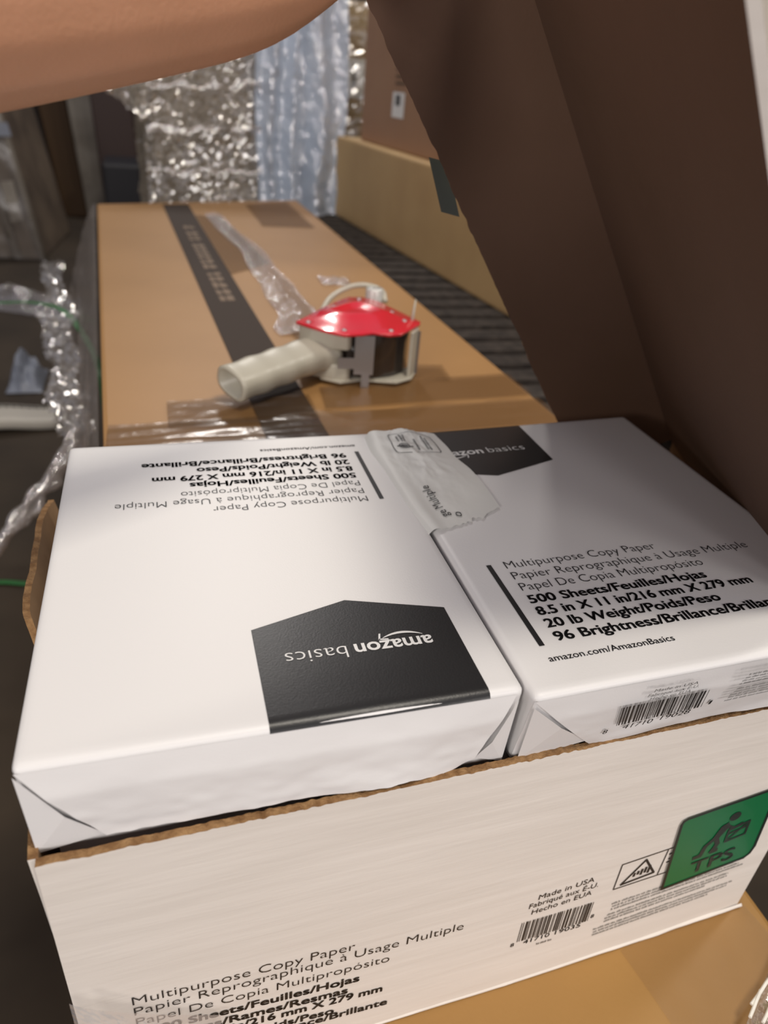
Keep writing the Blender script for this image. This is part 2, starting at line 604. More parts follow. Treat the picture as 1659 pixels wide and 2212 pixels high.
bm = bmesh.new()
L0 = -0.1878
for s, u0, u1, v, cap, wgt, sl in (
        ('Multipurpose Copy Paper', L0, -0.0734, -0.1685, 0.0078, -0.012, -0.0045),
        ('Papier Reprographique à Usage Multiple', L0, -0.0079, -0.1785, 0.0076, -0.012, -0.0045),
        ('Papel De Copia Multipropósito', L0, -0.052, -0.1888, 0.0074, -0.012, -0.006),
        ('5000 Sheets/Feuilles/Hojas', L0, -0.0692, -0.1995, 0.0070, 0.03, -0.007),
        ('10 Reams/Rames/Resmas', L0, -0.0756, -0.2090, 0.0070, 0.03, -0.007),
        ('8.5 in X 11 in/216 mm X 279 mm', L0, -0.0542, -0.2180, 0.0070, 0.03, -0.007),
        ('20 lb Weight/Poids/Peso', L0, -0.0831, -0.2270, 0.0068, 0.03, -0.007),
        ('96 Brightness/Brillance/Brillante', L0, -0.050, -0.2355, 0.0068, 0.03, -0.006)):
    text(bm, s, u0, u1, v, cap, cf, wgt, slope=sl)
link('printed_text', bm, INK, carton)
bm = bmesh.new()
text(bm, 'Made in USA', 0.0395, 0.0770, -0.1745, 0.0050, cf, 0.0, slope=0.003)
text(bm, 'Fabriqué aux É-U.', 0.0345, 0.0815, -0.1815, 0.0050, cf, 0.0, slope=0.003)
text(bm, 'Hecho en EUA', 0.0375, 0.0785, -0.1885, 0.0050, cf, 0.0, slope=0.003)
barcode(bm, 0.0325, 0.0830, -0.2150, -0.1950, cf, 4)
text(bm, '41710', 0.0375, 0.0560, -0.2195, 0.0044, cf, 0.004)
text(bm, '19035', 0.0600, 0.0785, -0.2195, 0.0044, cf, 0.004)
text(bm, '8', 0.0285, 0.0310, -0.2185, 0.0038, cf, 0.004)
text(bm, '8', 0.0845, 0.0870, -0.2130, 0.0038, cf, 0.004)
fine_print(bm, 0.047, 0.070, -0.2250, 1, 0.003, 0.0022, cf, 9)
link('barcode', bm, INK, carton)
bm = bmesh.new()
fine_print(bm, 0.098, 0.204, -0.2045, 3, 0.0033, 0.0022, cf, 1, 0.06)
fine_print(bm, 0.096, 0.204, -0.2165, 3, 0.0033, 0.0022, cf, 2, 0.06)
fine_print(bm, 0.090, 0.208, -0.2290, 3, 0.0033, 0.0022, cf, 3, 0.05)
link('fine_print', bm, GREY_INK, carton)


def line(bm, pts, w, mapf, closed=False, mi=0):
    n = len(pts)
    for i in range(n if closed else n - 1):
        a, b = Vector(pts[i]), Vector(pts[(i + 1) % n])
        d = (b - a).normalized()
        s = Vector((-d.y, d.x)) * (w / 2)
        a2, b2 = a - d * w * 0.3, b + d * w * 0.3
        poly(bm, [mapf(*(a2 - s)), mapf(*(b2 - s)), mapf(*(b2 + s)), mapf(*(a2 + s))], mi)


bm = bmesh.new()
line(bm, [(0.0949, -0.1872), (0.0947, -0.1622), (0.1500, -0.157), (0.150, -0.184)], 0.0008, cf, True)
line(bm, [(0.1270, -0.1845), (0.1275, -0.160)], 0.0008, cf)
line(bm, [(0.0995, -0.1842), (0.1125, -0.1640), (0.1230, -0.1808)], 0.0016, cf, True)
for k in range(5):
    rects(bm, [(0.1065 + 0.0026 * k, -0.179 + 0.0012 * (k % 2), 0.1082 + 0.0026 * k, -0.1752 + 0.001 * k)], cf)
line(bm, [(0.130, -0.1650), (0.134, -0.1632), (0.137, -0.168), (0.131, -0.170)], 0.0012, cf)
line(bm, [(0.1305, -0.1735), (0.136, -0.1715)], 0.0012, cf)
line(bm, [(0.1335, -0.1695), (0.1335, -0.1755)], 0.0012, cf)
link('warning_pictogram', bm, INK, carton)

# green TPS label
SA = radians(7.5)


def gl(u, v, h=0.0007):   # label plane: u to the right, v up, rotated a little, origin at its lower left corner
    x = 0.1357 + u * cos(SA) - v * sin(SA) * 0.8
    z = -0.2030 + u * sin(SA) + v * cos(SA)
    uu = (x - X0) / (X1 - X0)
    vv = (z - ZB) / (ZR - ZB)
    return cw(x, Y0 - h - front_bow(uu, vv), z)


bm = bmesh.new()
W_, H_ = 0.0700, 0.0720
out = [(0, 0), (W_ - 0.006, 0), (W_ - 0.002, 0.003), (W_, 0.010), (W_, H_), (0.004, H_), (0.001, H_ - 0.0012), (0, H_ - 0.004)]
bm2 = bmesh.new()
poly(bm2, [gl(*q, 0.0007) for q in out])
label = link('green_label', bm2, GREEN, carton)
label['label'] = 'green square sticker with black border and lettering'
bm = bmesh.new()
line(bm, out, 0.0022, lambda u, v: gl(u, v, 0.0010), True)
link('label_border', bm, BLACKP, label)
bm = bmesh.new()
g3 = lambda u, v: gl(u, v, 0.0010)
text(bm, 'TPS', 0.0190, 0.0530, 0.0060, 0.0135, g3, 0.02)
# stooping worker carrying a carton
def blob(cx, cy, rx, ry, n=14, rot=0):
    poly(bm, [g3(cx + rx * cos(2 * pi * k / n) * cos(rot) - ry * sin(2 * pi * k / n) * sin(rot), cy + rx * cos(2 * pi * k / n) * sin(rot) + ry * sin(2 * pi * k / n) * cos(rot)) for k in range(n)])
blob(0.0420, 0.0560, 0.0042, 0.0042)
poly(bm, [g3(*q) for q in ((0.0335, 0.0500), (0.0385, 0.0520), (0.0405, 0.0470), (0.0340, 0.0365), (0.0285, 0.0370))])
line(bm, [(0.0315, 0.0390), (0.0255, 0.0330), (0.0235, 0.0240), (0.0190, 0.0240)], 0.0036, g3)
line(bm, [(0.0325, 0.0380), (0.0350, 0.0310), (0.0320, 0.0240), (0.0360, 0.0240)], 0.0036, g3)
line(bm, [(0.0370, 0.0490), (0.0440, 0.0430), (0.0500, 0.0450)], 0.0030, g3)
line(bm, [(0.0410, 0.0300), (0.0410, 0.0420), (0.0560, 0.0450), (0.0560, 0.0310)], 0.0018, g3, True)
line(bm, [(0.0410, 0.0380), (0.0560, 0.0400)], 0.0018, g3)
line(bm, [(0.0430, 0.0320), (0.0540, 0.0430)], 0.0016, g3)
link('worker_pictogram', bm, BLACKP, label)

# ------------------------------------------------------------------ reams
RW, RL, RH, RR = 0.216, 0.279, 0.0525, 0.004


def ream_body(wpt, crum_front, seed, front_sign):
    """wrapped ream: rounded block in local u (0..RW), v (0..RL), z (-RH..0)."""
    bm = bmesh.new()
    n = 44
    def put(u, v, z):
        p = Vector((u, v, z))
        q = Vector((min(max(u, RR), RW - RR), min(max(v, RR), RL - RR), min(max(z, -RH + RR), -RR)))
        d = p - q
        if d.length > 1e-9:
            p = q + d.normalized() * RR
        # creases of the end face and the long sides
        end = max(0.0, min(1.0, (-p.z - 0.002) / 0.01))
        if v < 1e-6 or v > RL - 1e-6:
            s = -1 if v < 1e-6 else 1
            p.y += s * end * (0.0012 * fbm((u, z, seed), 22) - 0.0006)
        if u < 1e-6 or u > RW - 1e-6:
            s = -1 if u < 1e-6 else 1
            p.x += s * end * (0.0010 * fbm((v, z, seed + 3), 14) - 0.0012)
        return wpt(p.x, p.y, p.z)
    def face(fn, nu, nv):
        grid(bm, fn, nu, nv)
    def e(t):  # more samples near the edges
        return 0.5 - 0.5 * cos(pi * t) if True else t
    U = lambda t: RW * e(t)
    V = lambda t: RL * e(t)
    Z = lambda t: -RH * e(t)
    face(lambda a, b: put(U(a), V(b), 0), 40, 40)
    face(lambda a, b: put(U(a), V(b), -RH), 20, 20)
    face(lambda a, b: put(U(a), 0, Z(b)), 60, 24)
    face(lambda a, b: put(U(a), RL, Z(b)), 60, 24)
    face(lambda a, b: put(0, V(a), Z(b)), 60, 24)
    face(lambda a, b: put(RW, V(a), Z(b)), 60, 24)
    bmesh.ops.remove_doubles(bm, verts=bm.verts[:], dist=1e-6)
    return bm


def ream_design(ream, P, black_from=0.0175, black_to=0.1175):
    """print of the wrapper top; P(u, v, h) maps millimetre-true wrapper coordinates to the surface."""
    bm = bmesh.new()
    h = 0.00025
    def surf(u, v, hh):
        vv = v - (RL - RR)
        if vv <= 0:
            return P(u, v, hh)
        a = min(vv / RR, 1.25)
        return P(u, RL - RR + (RR + hh) * sin(a), -RR + (RR + hh) * cos(a))
    NU, NV = 24, 24
    apex = 0.2005
    def edge(u):
        k = (u - black_from) / (black_to - black_from)
        return apex + 0.0150 * abs(k - 0.5) * 2
    grid(bm, lambda a, b: surf(black_from + a * (black_to - black_from), edge(black_from + a * (black_to - black_from)) + (RL + 0.0012 - edge(black_from + a * (black_to - black_from))) * b, h), NU, NV)
    lab = link('black_label', bm, LABEL_BLACK, ream, True)
    lab['label'] = 'black house-shaped print with white logo lettering'
    bm = bmesh.new()
    m2 = lambda u, v: surf(u, v, h + 0.0002)
    text(bm, 'amazon', 0.0318, 0.0712, 0.2350, 0.0088, m2, 0.018, sans=False)
    text(bm, 'basics', 0.0750, 0.1045, 0.2350, 0.0088, m2, -0.012, sans=False)
    up, lo = [], []
    for i in range(13):
        t = i / 12
        u = 0.0355 + 0.0205 * t
        s = 4 * t * (1 - t)
        up.append((u, 0.2336 - 0.0022 * s - 0.0003 * t))
        lo.append((u, 0.2333 - 0.0022 * s - 0.0012 * s - 0.0003 * t))
    for i in range(12):
        poly(bm, [m2(*lo[i]), m2(*lo[i + 1]), m2(*up[i + 1]), m2(*up[i])])
    line(bm, [(0.0535, 0.2342), (0.0578, 0.2338), (0.0567, 0.2300)], 0.0009, m2)
    link('logo_lettering', bm, LOGO_WHITE, lab)
    bm = bmesh.new()
    m3 = lambda u, v: P(u, v, 0.0003)
    for s, u1, v, cap, wgt in (
            ('Multipurpose Copy Paper', 0.1262, 0.0957, 0.0072, -0.012),
            ('Papier Reprographique à Usage Multiple', 0.1836, 0.0852, 0.0072, -0.012),
            ('Papel De Copia Multipropósito', 0.1445, 0.0748, 0.0072, -0.012),
            ('500 Sheets/Feuilles/Hojas', 0.1383, 0.0637, 0.0070, 0.03),
            ('8.5 in X 11 in/216 mm X 279 mm', 0.1615, 0.0537, 0.0070, 0.03),
            ('20 lb Weight/Poids/Peso', 0.1328, 0.0437, 0.0070, 0.03),
            ('96 Brightness/Brillance/Brillante', 0.1680, 0.0335, 0.0070, 0.03)):
        text(bm, s, 0.0283, u1, v, cap, m3, wgt)
    text(bm, 'amazon.com/AmazonBasics', 0.0178, 0.0876, 0.0205, 0.0043, m3, 0.004)
    rects(bm, [(0.0176, 0.0318, 0.0205, 0.1010)], m3)
    link('printed_text', bm, INK, ream)


# left ream: its top end faces the viewer (lettering upside down)
def lean(x, z):
    return -z / RH * max(0.0, 0.0035 + 0.028 * x)


def PL(u, v, z):
    x, y = -u - 0.0004, RL - v + 0.0006
    return Vector((x, y + lean(x, z) * max(0, 1 - y / 0.1), z))


ream_l = thing('copy_paper_ream', 'white wrapped paper ream on the left of the carton, lettering upside down, whole wrapper', 'paper ream', (-0.108, 0.14, -RH), group=None)
link('wrapper', ream_body(PL, True, 3, 1), PAPER, ream_l, True)
ream_design(ream_l, PL)

# right ream: lettering reads the right way up, its front corner pushed a little out
TH = -0.0070


def PR(u, v, z):
    x = 0.0006 + cos(TH) * u - sin(TH) * v
    y = -0.0060 + sin(TH) * u + cos(TH) * v
    return Vector((x, y + (-z / RH) * (0.0085 + 0.036 * u) * max(0, 1 - v / 0.1), z + 0.039 * u))


ream_r = thing('copy_paper_ream', 'white wrapped paper ream under the open lid, upright lettering and a torn wrapper strip', 'paper ream', (0.108, 0.14, -RH))
link('wrapper', ream_body(PR, True, 8, 1), PAPER, ream_r, True)
ream_design(ream_r, PR)


def end_flap(ream, name, P_end, left_x, right_x, lb, rb, mid, seed, label=None):
    """folded end paper: a trapezoid whose lower edge stands off the end; coordinates along the end and down."""
    bm = bmesh.new()
    def f(a, t):
        tl, tr = left_x + 0.0005, right_x - 0.0005
        x_t = tl + (tr - tl) * a
        x_b = lb[0] + (rb[0] - lb[0]) * a
        z_t = -0.0028
        z_b = lb[1] + (rb[1] - lb[1]) * a + mid(a)
        x = x_t + (x_b - x_t) * t
        z = z_t + (z_b - z_t) * t
        off = 0.0024 * min(1, t * 3) + 0.0006 * t + 0.0016 * t * fbm((x, z * 2, seed), 20) + 0.0028 * t * t * max(0, sin(pi * min(1, max(0, (a - 0.55) / 0.42))))
        return P_end(x, z, off)
    grid(bm, f, 90, 26)
    return link(name, bm, PAPER, ream, True)


def PLE(x, z, off):
    p = PL(-x, RL, z)
    return p + Vector((0, -off + 0.0001, 0))


end_flap(ream_l, 'end_flap', PLE, -0.2155, -0.0035, (-0.1860, -0.0455), (-0.0200, -0.0425),
         lambda a: (0.0022 * sin(7 * a) * a + (-0.0035 * sin(pi * min(1, max(0, (a - .80) / .2)))) + 0.0008 * noise.noise(Vector((a * 25, 0, 0)))), 5)


def tuck(ream, P_end, a, b, c, ridge, off):
    """side tuck: two small triangles meeting in a pinched ridge."""
    bm = bmesh.new()
    A, B, Cc, R = (P_end(*a, off), P_end(*b, off), P_end(*c, off), P_end(*ridge, off + 0.0012))
    va, vb, vc, vr = [bm.verts.new(q) for q in (A, B, Cc, R)]
    bm.faces.new((va, vr, vc)); bm.faces.new((vr, vb, vc))
    return link('side_tuck', bm, PAPER, ream)


tuck(ream_l, PLE, (-0.2152, -0.0030), (-0.1865, -0.0450), (-0.2135, -0.0500), (-0.2000, -0.0290), 0.0012)
tuck(ream_l, PLE, (-0.0030, -0.0060), (-0.0190, -0.0430), (-0.0030, -0.0500), (-0.0120, -0.0320), 0.0012)


def PRE(x, z, off):
    p = PR(x, 0, z)
    return p + Vector((0, -off + 0.0001, 0))


end_flap(ream_r, 'end_flap', PRE, 0.0005, 0.2155, (0.0430, -0.0480), (0.2000, -0.0500), lambda a: 0, 15)
tuck(ream_r, PRE, (0.0010, -0.0060), (0.0425, -0.0465), (0.0035, -0.0500), (0.0205, -0.0265), 0.0012)
bm = bmesh.new()
pe = lambda u, v: PRE(u, v, 0.0041 if u < 0.108 else 0.0060)
SHR = -0.0035
barcode(bm, 0.0520, 0.1020, -0.0330, -0.0165, pe, 14, SHR)
text(bm, '41710', 0.0570, 0.0745, -0.0380, 0.0042, pe, 0.004)
text(bm, '19028', 0.0790, 0.0965, -0.0372, 0.0042, pe, 0.004)
text(bm, '8', 0.0460, 0.0485, -0.0385, 0.0038, pe, 0.004)
text(bm, '1', 0.1055, 0.1070, -0.0320, 0.0038, pe, 0.004)
text(bm, 'Made in USA', 0.0625, 0.0870, -0.0078, 0.0026, pe, -0.004)
text(bm, 'Fabriqué aux É-U.', 0.0605, 0.0890, -0.0112, 0.0026, pe, -0.004)
text(bm, 'Hecho en EUA', 0.0630, 0.0860, -0.0146, 0.0026, pe, -0.004)
fine_print(bm, 0.066, 0.086, -0.0420, 1, 0.003, 0.0018, pe, 21)
link('barcode', bm, INK, ream_r)
bm = bmesh.new()
fine_print(bm, 0.112, 0.205, -0.0062, 4, 0.0026, 0.0018, pe, 22)
fine_print(bm, 0.112, 0.205, -0.0185, 5, 0.0026, 0.0018, pe, 23)
link('fine_print', bm, GREY_INK, ream_r)

# torn wrapper strip folded over the seam
bm = bmesh.new()
LE = catmull([(-0.0035, 0.1345, 0), (-0.0070, 0.168, 0), (-0.0080, 0.213, 0), (-0.0100, 0.2450, 0), (-0.0080, 0.2690, 0)], 8)
RE = catmull([(0.0525, 0.1520, 0), (0.0535, 0.1760, 0), (0.0530, 0.2030, 0), (0.0490, 0.2230, 0), (0.0480, 0.2410, 0), (0.0450, 0.2615, 0)], 8)


def along(L, t):
    k = t * (len(L) - 1)
    i = min(int(k), len(L) - 2)
    return L[i].lerp(L[i + 1], k - i)


def strip(u, v):
    a, b = along(LE, v), along(RE, v)
    p = a.lerp(b, u)
    if v < 0.12:   # ragged torn edge
        p.y += (1 - v / 0.12) * (0.0032 * noise.noise(Vector((u * 9, 0, 1))) + 0.0018 * noise.noise(Vector((u * 26, 2, 1))) - 0.004 * sin(pi * u))
    prof = 0.0012 + 0.039 * max(0, p.x) + 0.0034 * v * v * sin(pi * (0.15 + 0.8 * u)) + 0.0014 * v ** 3
    roll = -0.0055 * max(0, 1 - u / 0.07) ** 2 + 0.0010 * math.exp(-((u - 0.13) / 0.08) ** 2)
    cr = 0.0024 * ridged((u * 1.2 + v * 0.6, v * 1.5 - u * 0.5, 0.3), 2.2, 4) * v * (1 - abs(2 * u - 1)) * 1.2
    p.z = max(prof + roll + cr, 0.0008 + 0.039 * max(0, p.x) if u > 0.12 else -0.004)
    return p


grid(bm, strip, 60, 80)
torn = link('torn_strip', bm, PAPER2, ream_r, True)
torn['label'] = 'torn wrapper strip folded back over the top'


def on_strip(u, v):
    q = strip(u, v)
    return q + Vector((0, 0, 0.0006))


bm = bmesh.new()
# rounded frame of the certification mark
c = []
u0, u1, v0, v1, rr = 0.28, 0.86, 0.655, 0.930, 0.05
for cx, cy, a0 in ((u1 - rr, v1 - rr * .6, 0), (u0 + rr, v1 - rr * .6, 90), (u0 + rr, v0 + rr * .6, 180), (u1 - rr, v0 + rr * .6, 270)):
    for k in range(5):
        a = radians(a0 + 22.5 * k)
        c.append((cx + rr * cos(a), cy + rr * 0.6 * sin(a)))
n = len(c)
ctr = Vector(((u0 + u1) / 2, (v0 + v1) / 2))
for i in range(n):
    a, b = Vector(c[i]), Vector(c[(i + 1) % n])
    # subdivided so that it follows the curled paper
    for k in range(4):
        p, q = a.lerp(b, k / 4), a.lerp(b, (k + 1) / 4)
        p2, q2 = ctr + (p - ctr) * 0.965, ctr + (q - ctr) * 0.965
        poly(bm, [on_strip(*p), on_strip(*q), on_strip(*q2), on_strip(*p2)])
rnd = random.Random(3)
for col, (ua, ub, va, ve) in enumerate(((0.37, 0.39, 0.80, 0.88), (0.41, 0.43, 0.79, 0.90), (0.45, 0.47, 0.80, 0.89), (0.58, 0.605, 0.70, 0.85), (0.70, 0.72, 0.70, 0.89), (0.735, 0.755, 0.69, 0.87))):
    v = va
    while v < ve:
        w = rnd.uniform(0.006, 0.02)
        poly(bm, [on_strip(ua, v), on_strip(ub, v), on_strip(ub, v + w), on_strip(ua, v + w)])
        v += w + 0.005
for k in range(20):   # round seal
    a, b = 2 * pi * k / 20, 2 * pi * (k + 1) / 20
    for r0, r1 in ((0.056, 0.070), (0.012, 0.044)):
        poly(bm, [on_strip(0.42 + r * cos(t), 0.735 + r * 0.55 * sin(t)) for r, t in ((r0, a), (r1, a), (r1, b), (r0, b))])
poly(bm, [on_strip(*q) for q in ((0.33, 0.733), (0.53, 0.726), (0.53, 0.738), (0.33, 0.745))])
link('printed_seal', bm, GREY_INK, torn)
bm = bmesh.new()
mt = lambda a, b: on_strip(b, a)
text(bm, 'ge Multiple', 0.070, 0.330, 0.36, -0.105, mt, 0.0)
text(bm, 'o', 0.045, 0.080, 0.50, -0.105, mt, 0.0)
link('printed_text', bm, INK, torn)

# ------------------------------------------------------------------ lid held open
c_ = Vector((-0.5767, -0.0955, 0.8114)).normalized()
r_ = Vector((-0.0703, 0.0208, -0.0475)); rl = r_.length; r_.normalize()
m_ = Vector((-0.0420, -0.2751, -0.0622)); ml = m_.length; m_.normalize()
crB = Vector((0.3025, 0.3062, -0.0352))
LL = 0.452
lid = thing('carton_lid', 'dark brown inside of the carton lid held open above the right ream', 'lid', crB)
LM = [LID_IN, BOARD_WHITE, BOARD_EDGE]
bm = bmesh.new()
nin = m_.cross(c_)
if nin.dot(r_) < 0:
    nin = -nin
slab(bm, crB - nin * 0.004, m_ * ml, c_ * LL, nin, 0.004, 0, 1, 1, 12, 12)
link('top_panel', bm, LM, lid)
bm = bmesh.new()
nm = m_.copy()


def rim_edge(u, v):   # frayed cut edge of the rim
    k = max(0, u - 0.8) / 0.2
    return r_ * k * (0.0016 * noise.noise(Vector((v * 14, 3, 0))) + 0.0009 * noise.noise(Vector((v * 60, 3, 0))))


slab(bm, crB - nm * 0.004, r_ * rl, c_ * LL, nm, 0.004, 0, 1, 2, 10, 140, rim_edge)
link('far_rim', bm, LM, lid)
bm = bmesh.new()
e_ = (-c_ * 0.80 + r_ * 0.42).normalized()
nn = e_.cross(m_)
if nn.dot(Vector((-1, 0, 0.3))) < 0:
    nn = -nn
slab(bm, crB - nn * 0.004 - c_ * 0.0005 + m_ * 0.004, m_ * (ml - 0.004), e_ * 0.080, nn, 0.004, 0, 1, 2, 8, 4)
link('end_rim', bm, [BOARD_BROWN, BOARD_WHITE, BOARD_EDGE], lid)
bm = bmesh.new()
slab(bm, (0.0375, 0.315, 0.1905), (0.012, -0.006, -0.002), (0.011, -0.007, -0.034), Vector((-0.4, -0.9, 0.1)).normalized(), 0.0006, 0, 0, 0, 4, 4)
o = link('tape_tab', bm, TEAL, lid)
o['label'] = 'grey-green tape end sticking out from the rim edge'

# ------------------------------------------------------------------ support cartons and the long carton
bm = bmesh.new()
prism(bm, [(-0.205, -0.215), (0.240, -0.215), (0.2385, 0.34), (-0.205, 0.34)], -0.75, ZB - 0.0002)
bevel(bm, 0.004)
low = thing('support_carton', 'brown carton underneath the white paper carton', 'box', (0, 0.06, -0.75))
link('carton_body', bm, KRAFT, low)
bm = bmesh.new()
grid(bm, lambda u, v: Vector((0.118 + 0.105 * u + 0.012 * sin(3 * v), -0.20 + 0.195 * v + 0.03 * u, ZB + 0.0006 + 0.0005 * noise.noise(Vector((u * 9, v * 5, 1))))), 20, 20)
link('clear_tape', bm, TAPE_SHEEN, low, True)
bm = bmesh.new()
prism(bm, [(-0.212, 0.385), (0.250, 0.41), (0.219, 1.84), (-0.272, 1.67)], -0.75, ZB)
bevel(bm, 0.004)
o = link('support_carton', bm, KRAFT, None)
tag(o, 'brown carton underneath the long carton with the dark stripe', 'box')

ZL = -0.060
longc = thing('long_carton', 'long flat brown carton with a dark lengthwise stripe, tape gun on top', 'box', (0, 1.05, ZB))
bm = bmesh.new()
prism(bm, [(-0.205, 0.375), (0.2505, 0.40), (0.219, 1.85), (-0.271, 1.67)], ZB + 0.0005, ZL)
bevel(bm, 0.005)
link('carton_body', bm, KRAFT_L, longc)


def st(u, v, h=0.0008):   # stripe surface, u across, v along (front to back)
    a = Vector((-0.0625, 0.380, ZL)).lerp(Vector((-0.1270, 1.690, ZL)), v)
    b = Vector((-0.0035, 0.385, ZL)).lerp(Vector((-0.0680, 1.712, ZL)), v)
    return a.lerp(b, u) + Vector((0, 0, h))


bm = bmesh.new()
grid(bm, lambda u, v: st(u, v), 4, 40)
stripe = link('dark_stripe', bm, STRIPE, longc)
rnd = random.Random(5)
bm = bmesh.new()
v = 0.365
while v < 0.785:
    w = rnd.uniform(0.014, 0.026)
    if rnd.random() < 0.2 and len(bm.faces) > 3:
        link('printed_word', bm, STRIPE_TXT, stripe)
        bm = bmesh.new()
        v += 0.016
    for ua, ub in ((0.36, 0.50), (0.54, 0.72)):
        poly(bm, [st(ua, v, 0.0012), st(ub, v, 0.0012), st(ub, v + w * rnd.uniform(0.5, 1), 0.0012), st(ua, v + w, 0.0012)])
    v += w + 0.006
link('printed_word', bm, STRIPE_TXT, stripe)


def tape_piece(pts, h, seed, m=TAPE_CLEAR, wr=0.0006):
    bm = bmesh.new()
    a, b, c, d = [Vector((x, y, ZL + h)) for x, y in pts]
    grid(bm, lambda u, v: (a.lerp(b, u)).lerp(d.lerp(c, u), v) + Vector((0, 0, abs(wr * ridged((u * 2, v * 3, seed), 2, seed)))), 40, 16)
    return link('packing_tape', bm, m, longc, True)


tape_piece(((-0.204, 0.378), (0.249, 0.402), (0.249, 0.468), (-0.203, 0.440)), 0.0014, 1, wr=0.0016)
tape_piece(((-0.15, 0.430), (-0.005, 0.436), (-0.005, 0.500), (-0.15, 0.492)), 0.0022, 2)
tape_piece(((0.005, 0.46), (0.246, 0.478), (0.246, 0.545), (0.010, 0.520)), 0.0024, 3)
tape_piece(((0.018, 0.53), (0.048, 0.53), (0.040, 0.72), (0.012, 0.72)), 0.0030, 4)
tape_piece(((0.10, 0.535), (0.168, 0.53), (0.172, 0.575), (0.10, 0.585)), 0.0032, 5)
tape_piece(((-0.035, 1.02), (0.040, 1.10), (-0.005, 1.56), (-0.06, 1.56)), 0.0012, 6)
tape_piece(((0.075, 1.45), (0.19, 1.45), (0.185, 1.80), (0.07, 1.74)), 0.0012, 7)

bm = bmesh.new()
path = catmull([(-0.02, 1.58, ZL), (0.015, 1.2, ZL), (0.031, 0.95, ZL), (0.033, 0.80, ZL), (0.030, 0.70, ZL)], 12)


def ridge_film(u, v):
    p = along(path, v)
    w = 0.018 + 0.016 * v
    x = (u - 0.5) * 2
    h = 0.0016 + 0.007 * max(0, 1 - abs(x)) ** 2 * (0.5 + v) + 0.0025 * abs(fbm((p.x * 2 + u, p.y, 3), 30))
    return p + Vector((x * w + 0.01 * noise.noise(Vector((v * 6, 0, 4))), 0, h))


grid(bm, ridge_film, 16, 120)
link('film_wrinkle', bm, FILM, longc, True)
bm = bmesh.new()
grid(bm, lambda u, v: Vector((0.105 + 0.05 * u, 0.955 + 0.055 * v, ZL + 0.002 + 0.004 * abs(fbm((u, v, 2), 4)))), 24, 16)
link('film_wrinkle', bm, FILM, longc, True)

# film hanging down the left of the long carton
fs = thing('stretch_film_skirt', 'crinkled clear stretch film hanging along the left of the long carton', 'film', (-0.28, 1.0, -0.4))


def skirt(u, v):   # u outwards and down, v along
    a = Vector((-0.2065, 0.385, ZL + 0.001)).lerp(Vector((-0.2725, 1.67, ZL + 0.001)), v)
    w = 0.045 + 0.065 * v + 0.012 * noise.noise(Vector((v * 9, 1, 1)))
    x = -w * (u ** 0.9)
    z = -0.30 * u ** 1.3
    h = 0.008 * ridged((u * 3.0 + v * 0.4, v * 2.0, 1.0), 4, 3) + 0.003 * jitter(round(u * 40), round(v * 200), 6) * noise.noise(Vector((u * 4, v * 12, 6)))
    return a + Vector((x - 0.002 + h * u, 0.05 * noise.noise(Vector((u * 3, v * 4, 8))) * u, z + 0.5 * h * u))


bm = bmesh.new()
grid(bm, skirt, 40, 200)
link('film_sheet', bm, FILM, fs, True)
bm = bmesh.new()
bp = catmull([(-0.275, 0.80, -0.235), (-0.285, 0.74, -0.245), (-0.315, 0.67, -0.26), (-0.36, 0.60, -0.29), (-0.42, 0.55, -0.36)], 10)
for k in range(5):
    tube(bm, [p + Vector((0.012 * noise.noise(Vector((i * 0.21, k * 3.1, 0))), 0.012 * noise.noise(Vector((i * 0.23, k * 2.1, 4))), 0.010 * noise.noise(Vector((i * 0.2, k, 9))) + 0.004 * k)) for i, p in enumerate(bp)],
         [0.005 + 0.002 * sin(i * 0.9 + k) for i in range(len(bp))], 7)
link('film_twist', bm, FILM, fs, True)
bm = bmesh.new()
tp = catmull([(-0.39, 1.72, -0.2), (-0.345, 1.35, -0.2), (-0.335, 1.22, -0.2), (-0.305, 1.02, -0.2), (-0.30, 0.90, -0.21), (-0.275, 0.79, -0.23)], 16)


def edge_film(u, v):
    p = along(tp, v)
    x = (u - 0.5) * 2
    w = 0.026 + 0.016 * noise.noise(Vector((v * 5, 3, 3)))
    i, j = round(u * 9), round(v * 130)
    return p + Vector((x * w + 0.012 * noise.noise(Vector((v * 7, 9, 3))) + 0.004 * jitter(i, j, 1), 0.004 * jitter(i, j, 2), 0.006 * jitter(i, j, 3) + 0.004 * sin(u * 9)))


grid(bm, edge_film, 9, 130)
link('film_gather', bm, FILM_CRISP, fs)

# film round the lower left corner of the paper carton
bm = bmesh.new()


def cfilm(u, v):
    # upper edge runs down to the right across the front
    x = -0.2125 + 0.066 * u
    ztop = -0.137 - 0.056 * (u ** 0.8)
    z = ztop - 0.135 * v
    y = -0.0085 - 0.003 * (1 - u) + 0.0011 * jitter(round(u * 30), round(v * 48), 4) * min(1, v * 6) - 0.004 * v
    return cw(x, y, z)


grid(bm, cfilm, 30, 48)
corner_film = thing('corner_film', 'clear crinkled film around the lower left corner of the white carton', 'film', (-0.2, -0.02, ZB))
link('film_sheet', bm, FILM_CORNER, corner_film)
# film over the front of the support carton, lower right
bm = bmesh.new()


def rfilm(u, v):
    a = Vector((0.245, -0.020, ZB + 0.004)).lerp(Vector((0.135, -0.088, ZB + 0.004)), u)
    out = Vector((0.052, -0.085, 0)).normalized()
    return a + out * (0.09 * v) + Vector((0, 0, 0.010 + 0.010 * v * (1 - v) + (0.003 + 0.003 * jitter(round(u * 26), round(v * 22), 8)) * min(1, v * 4)))


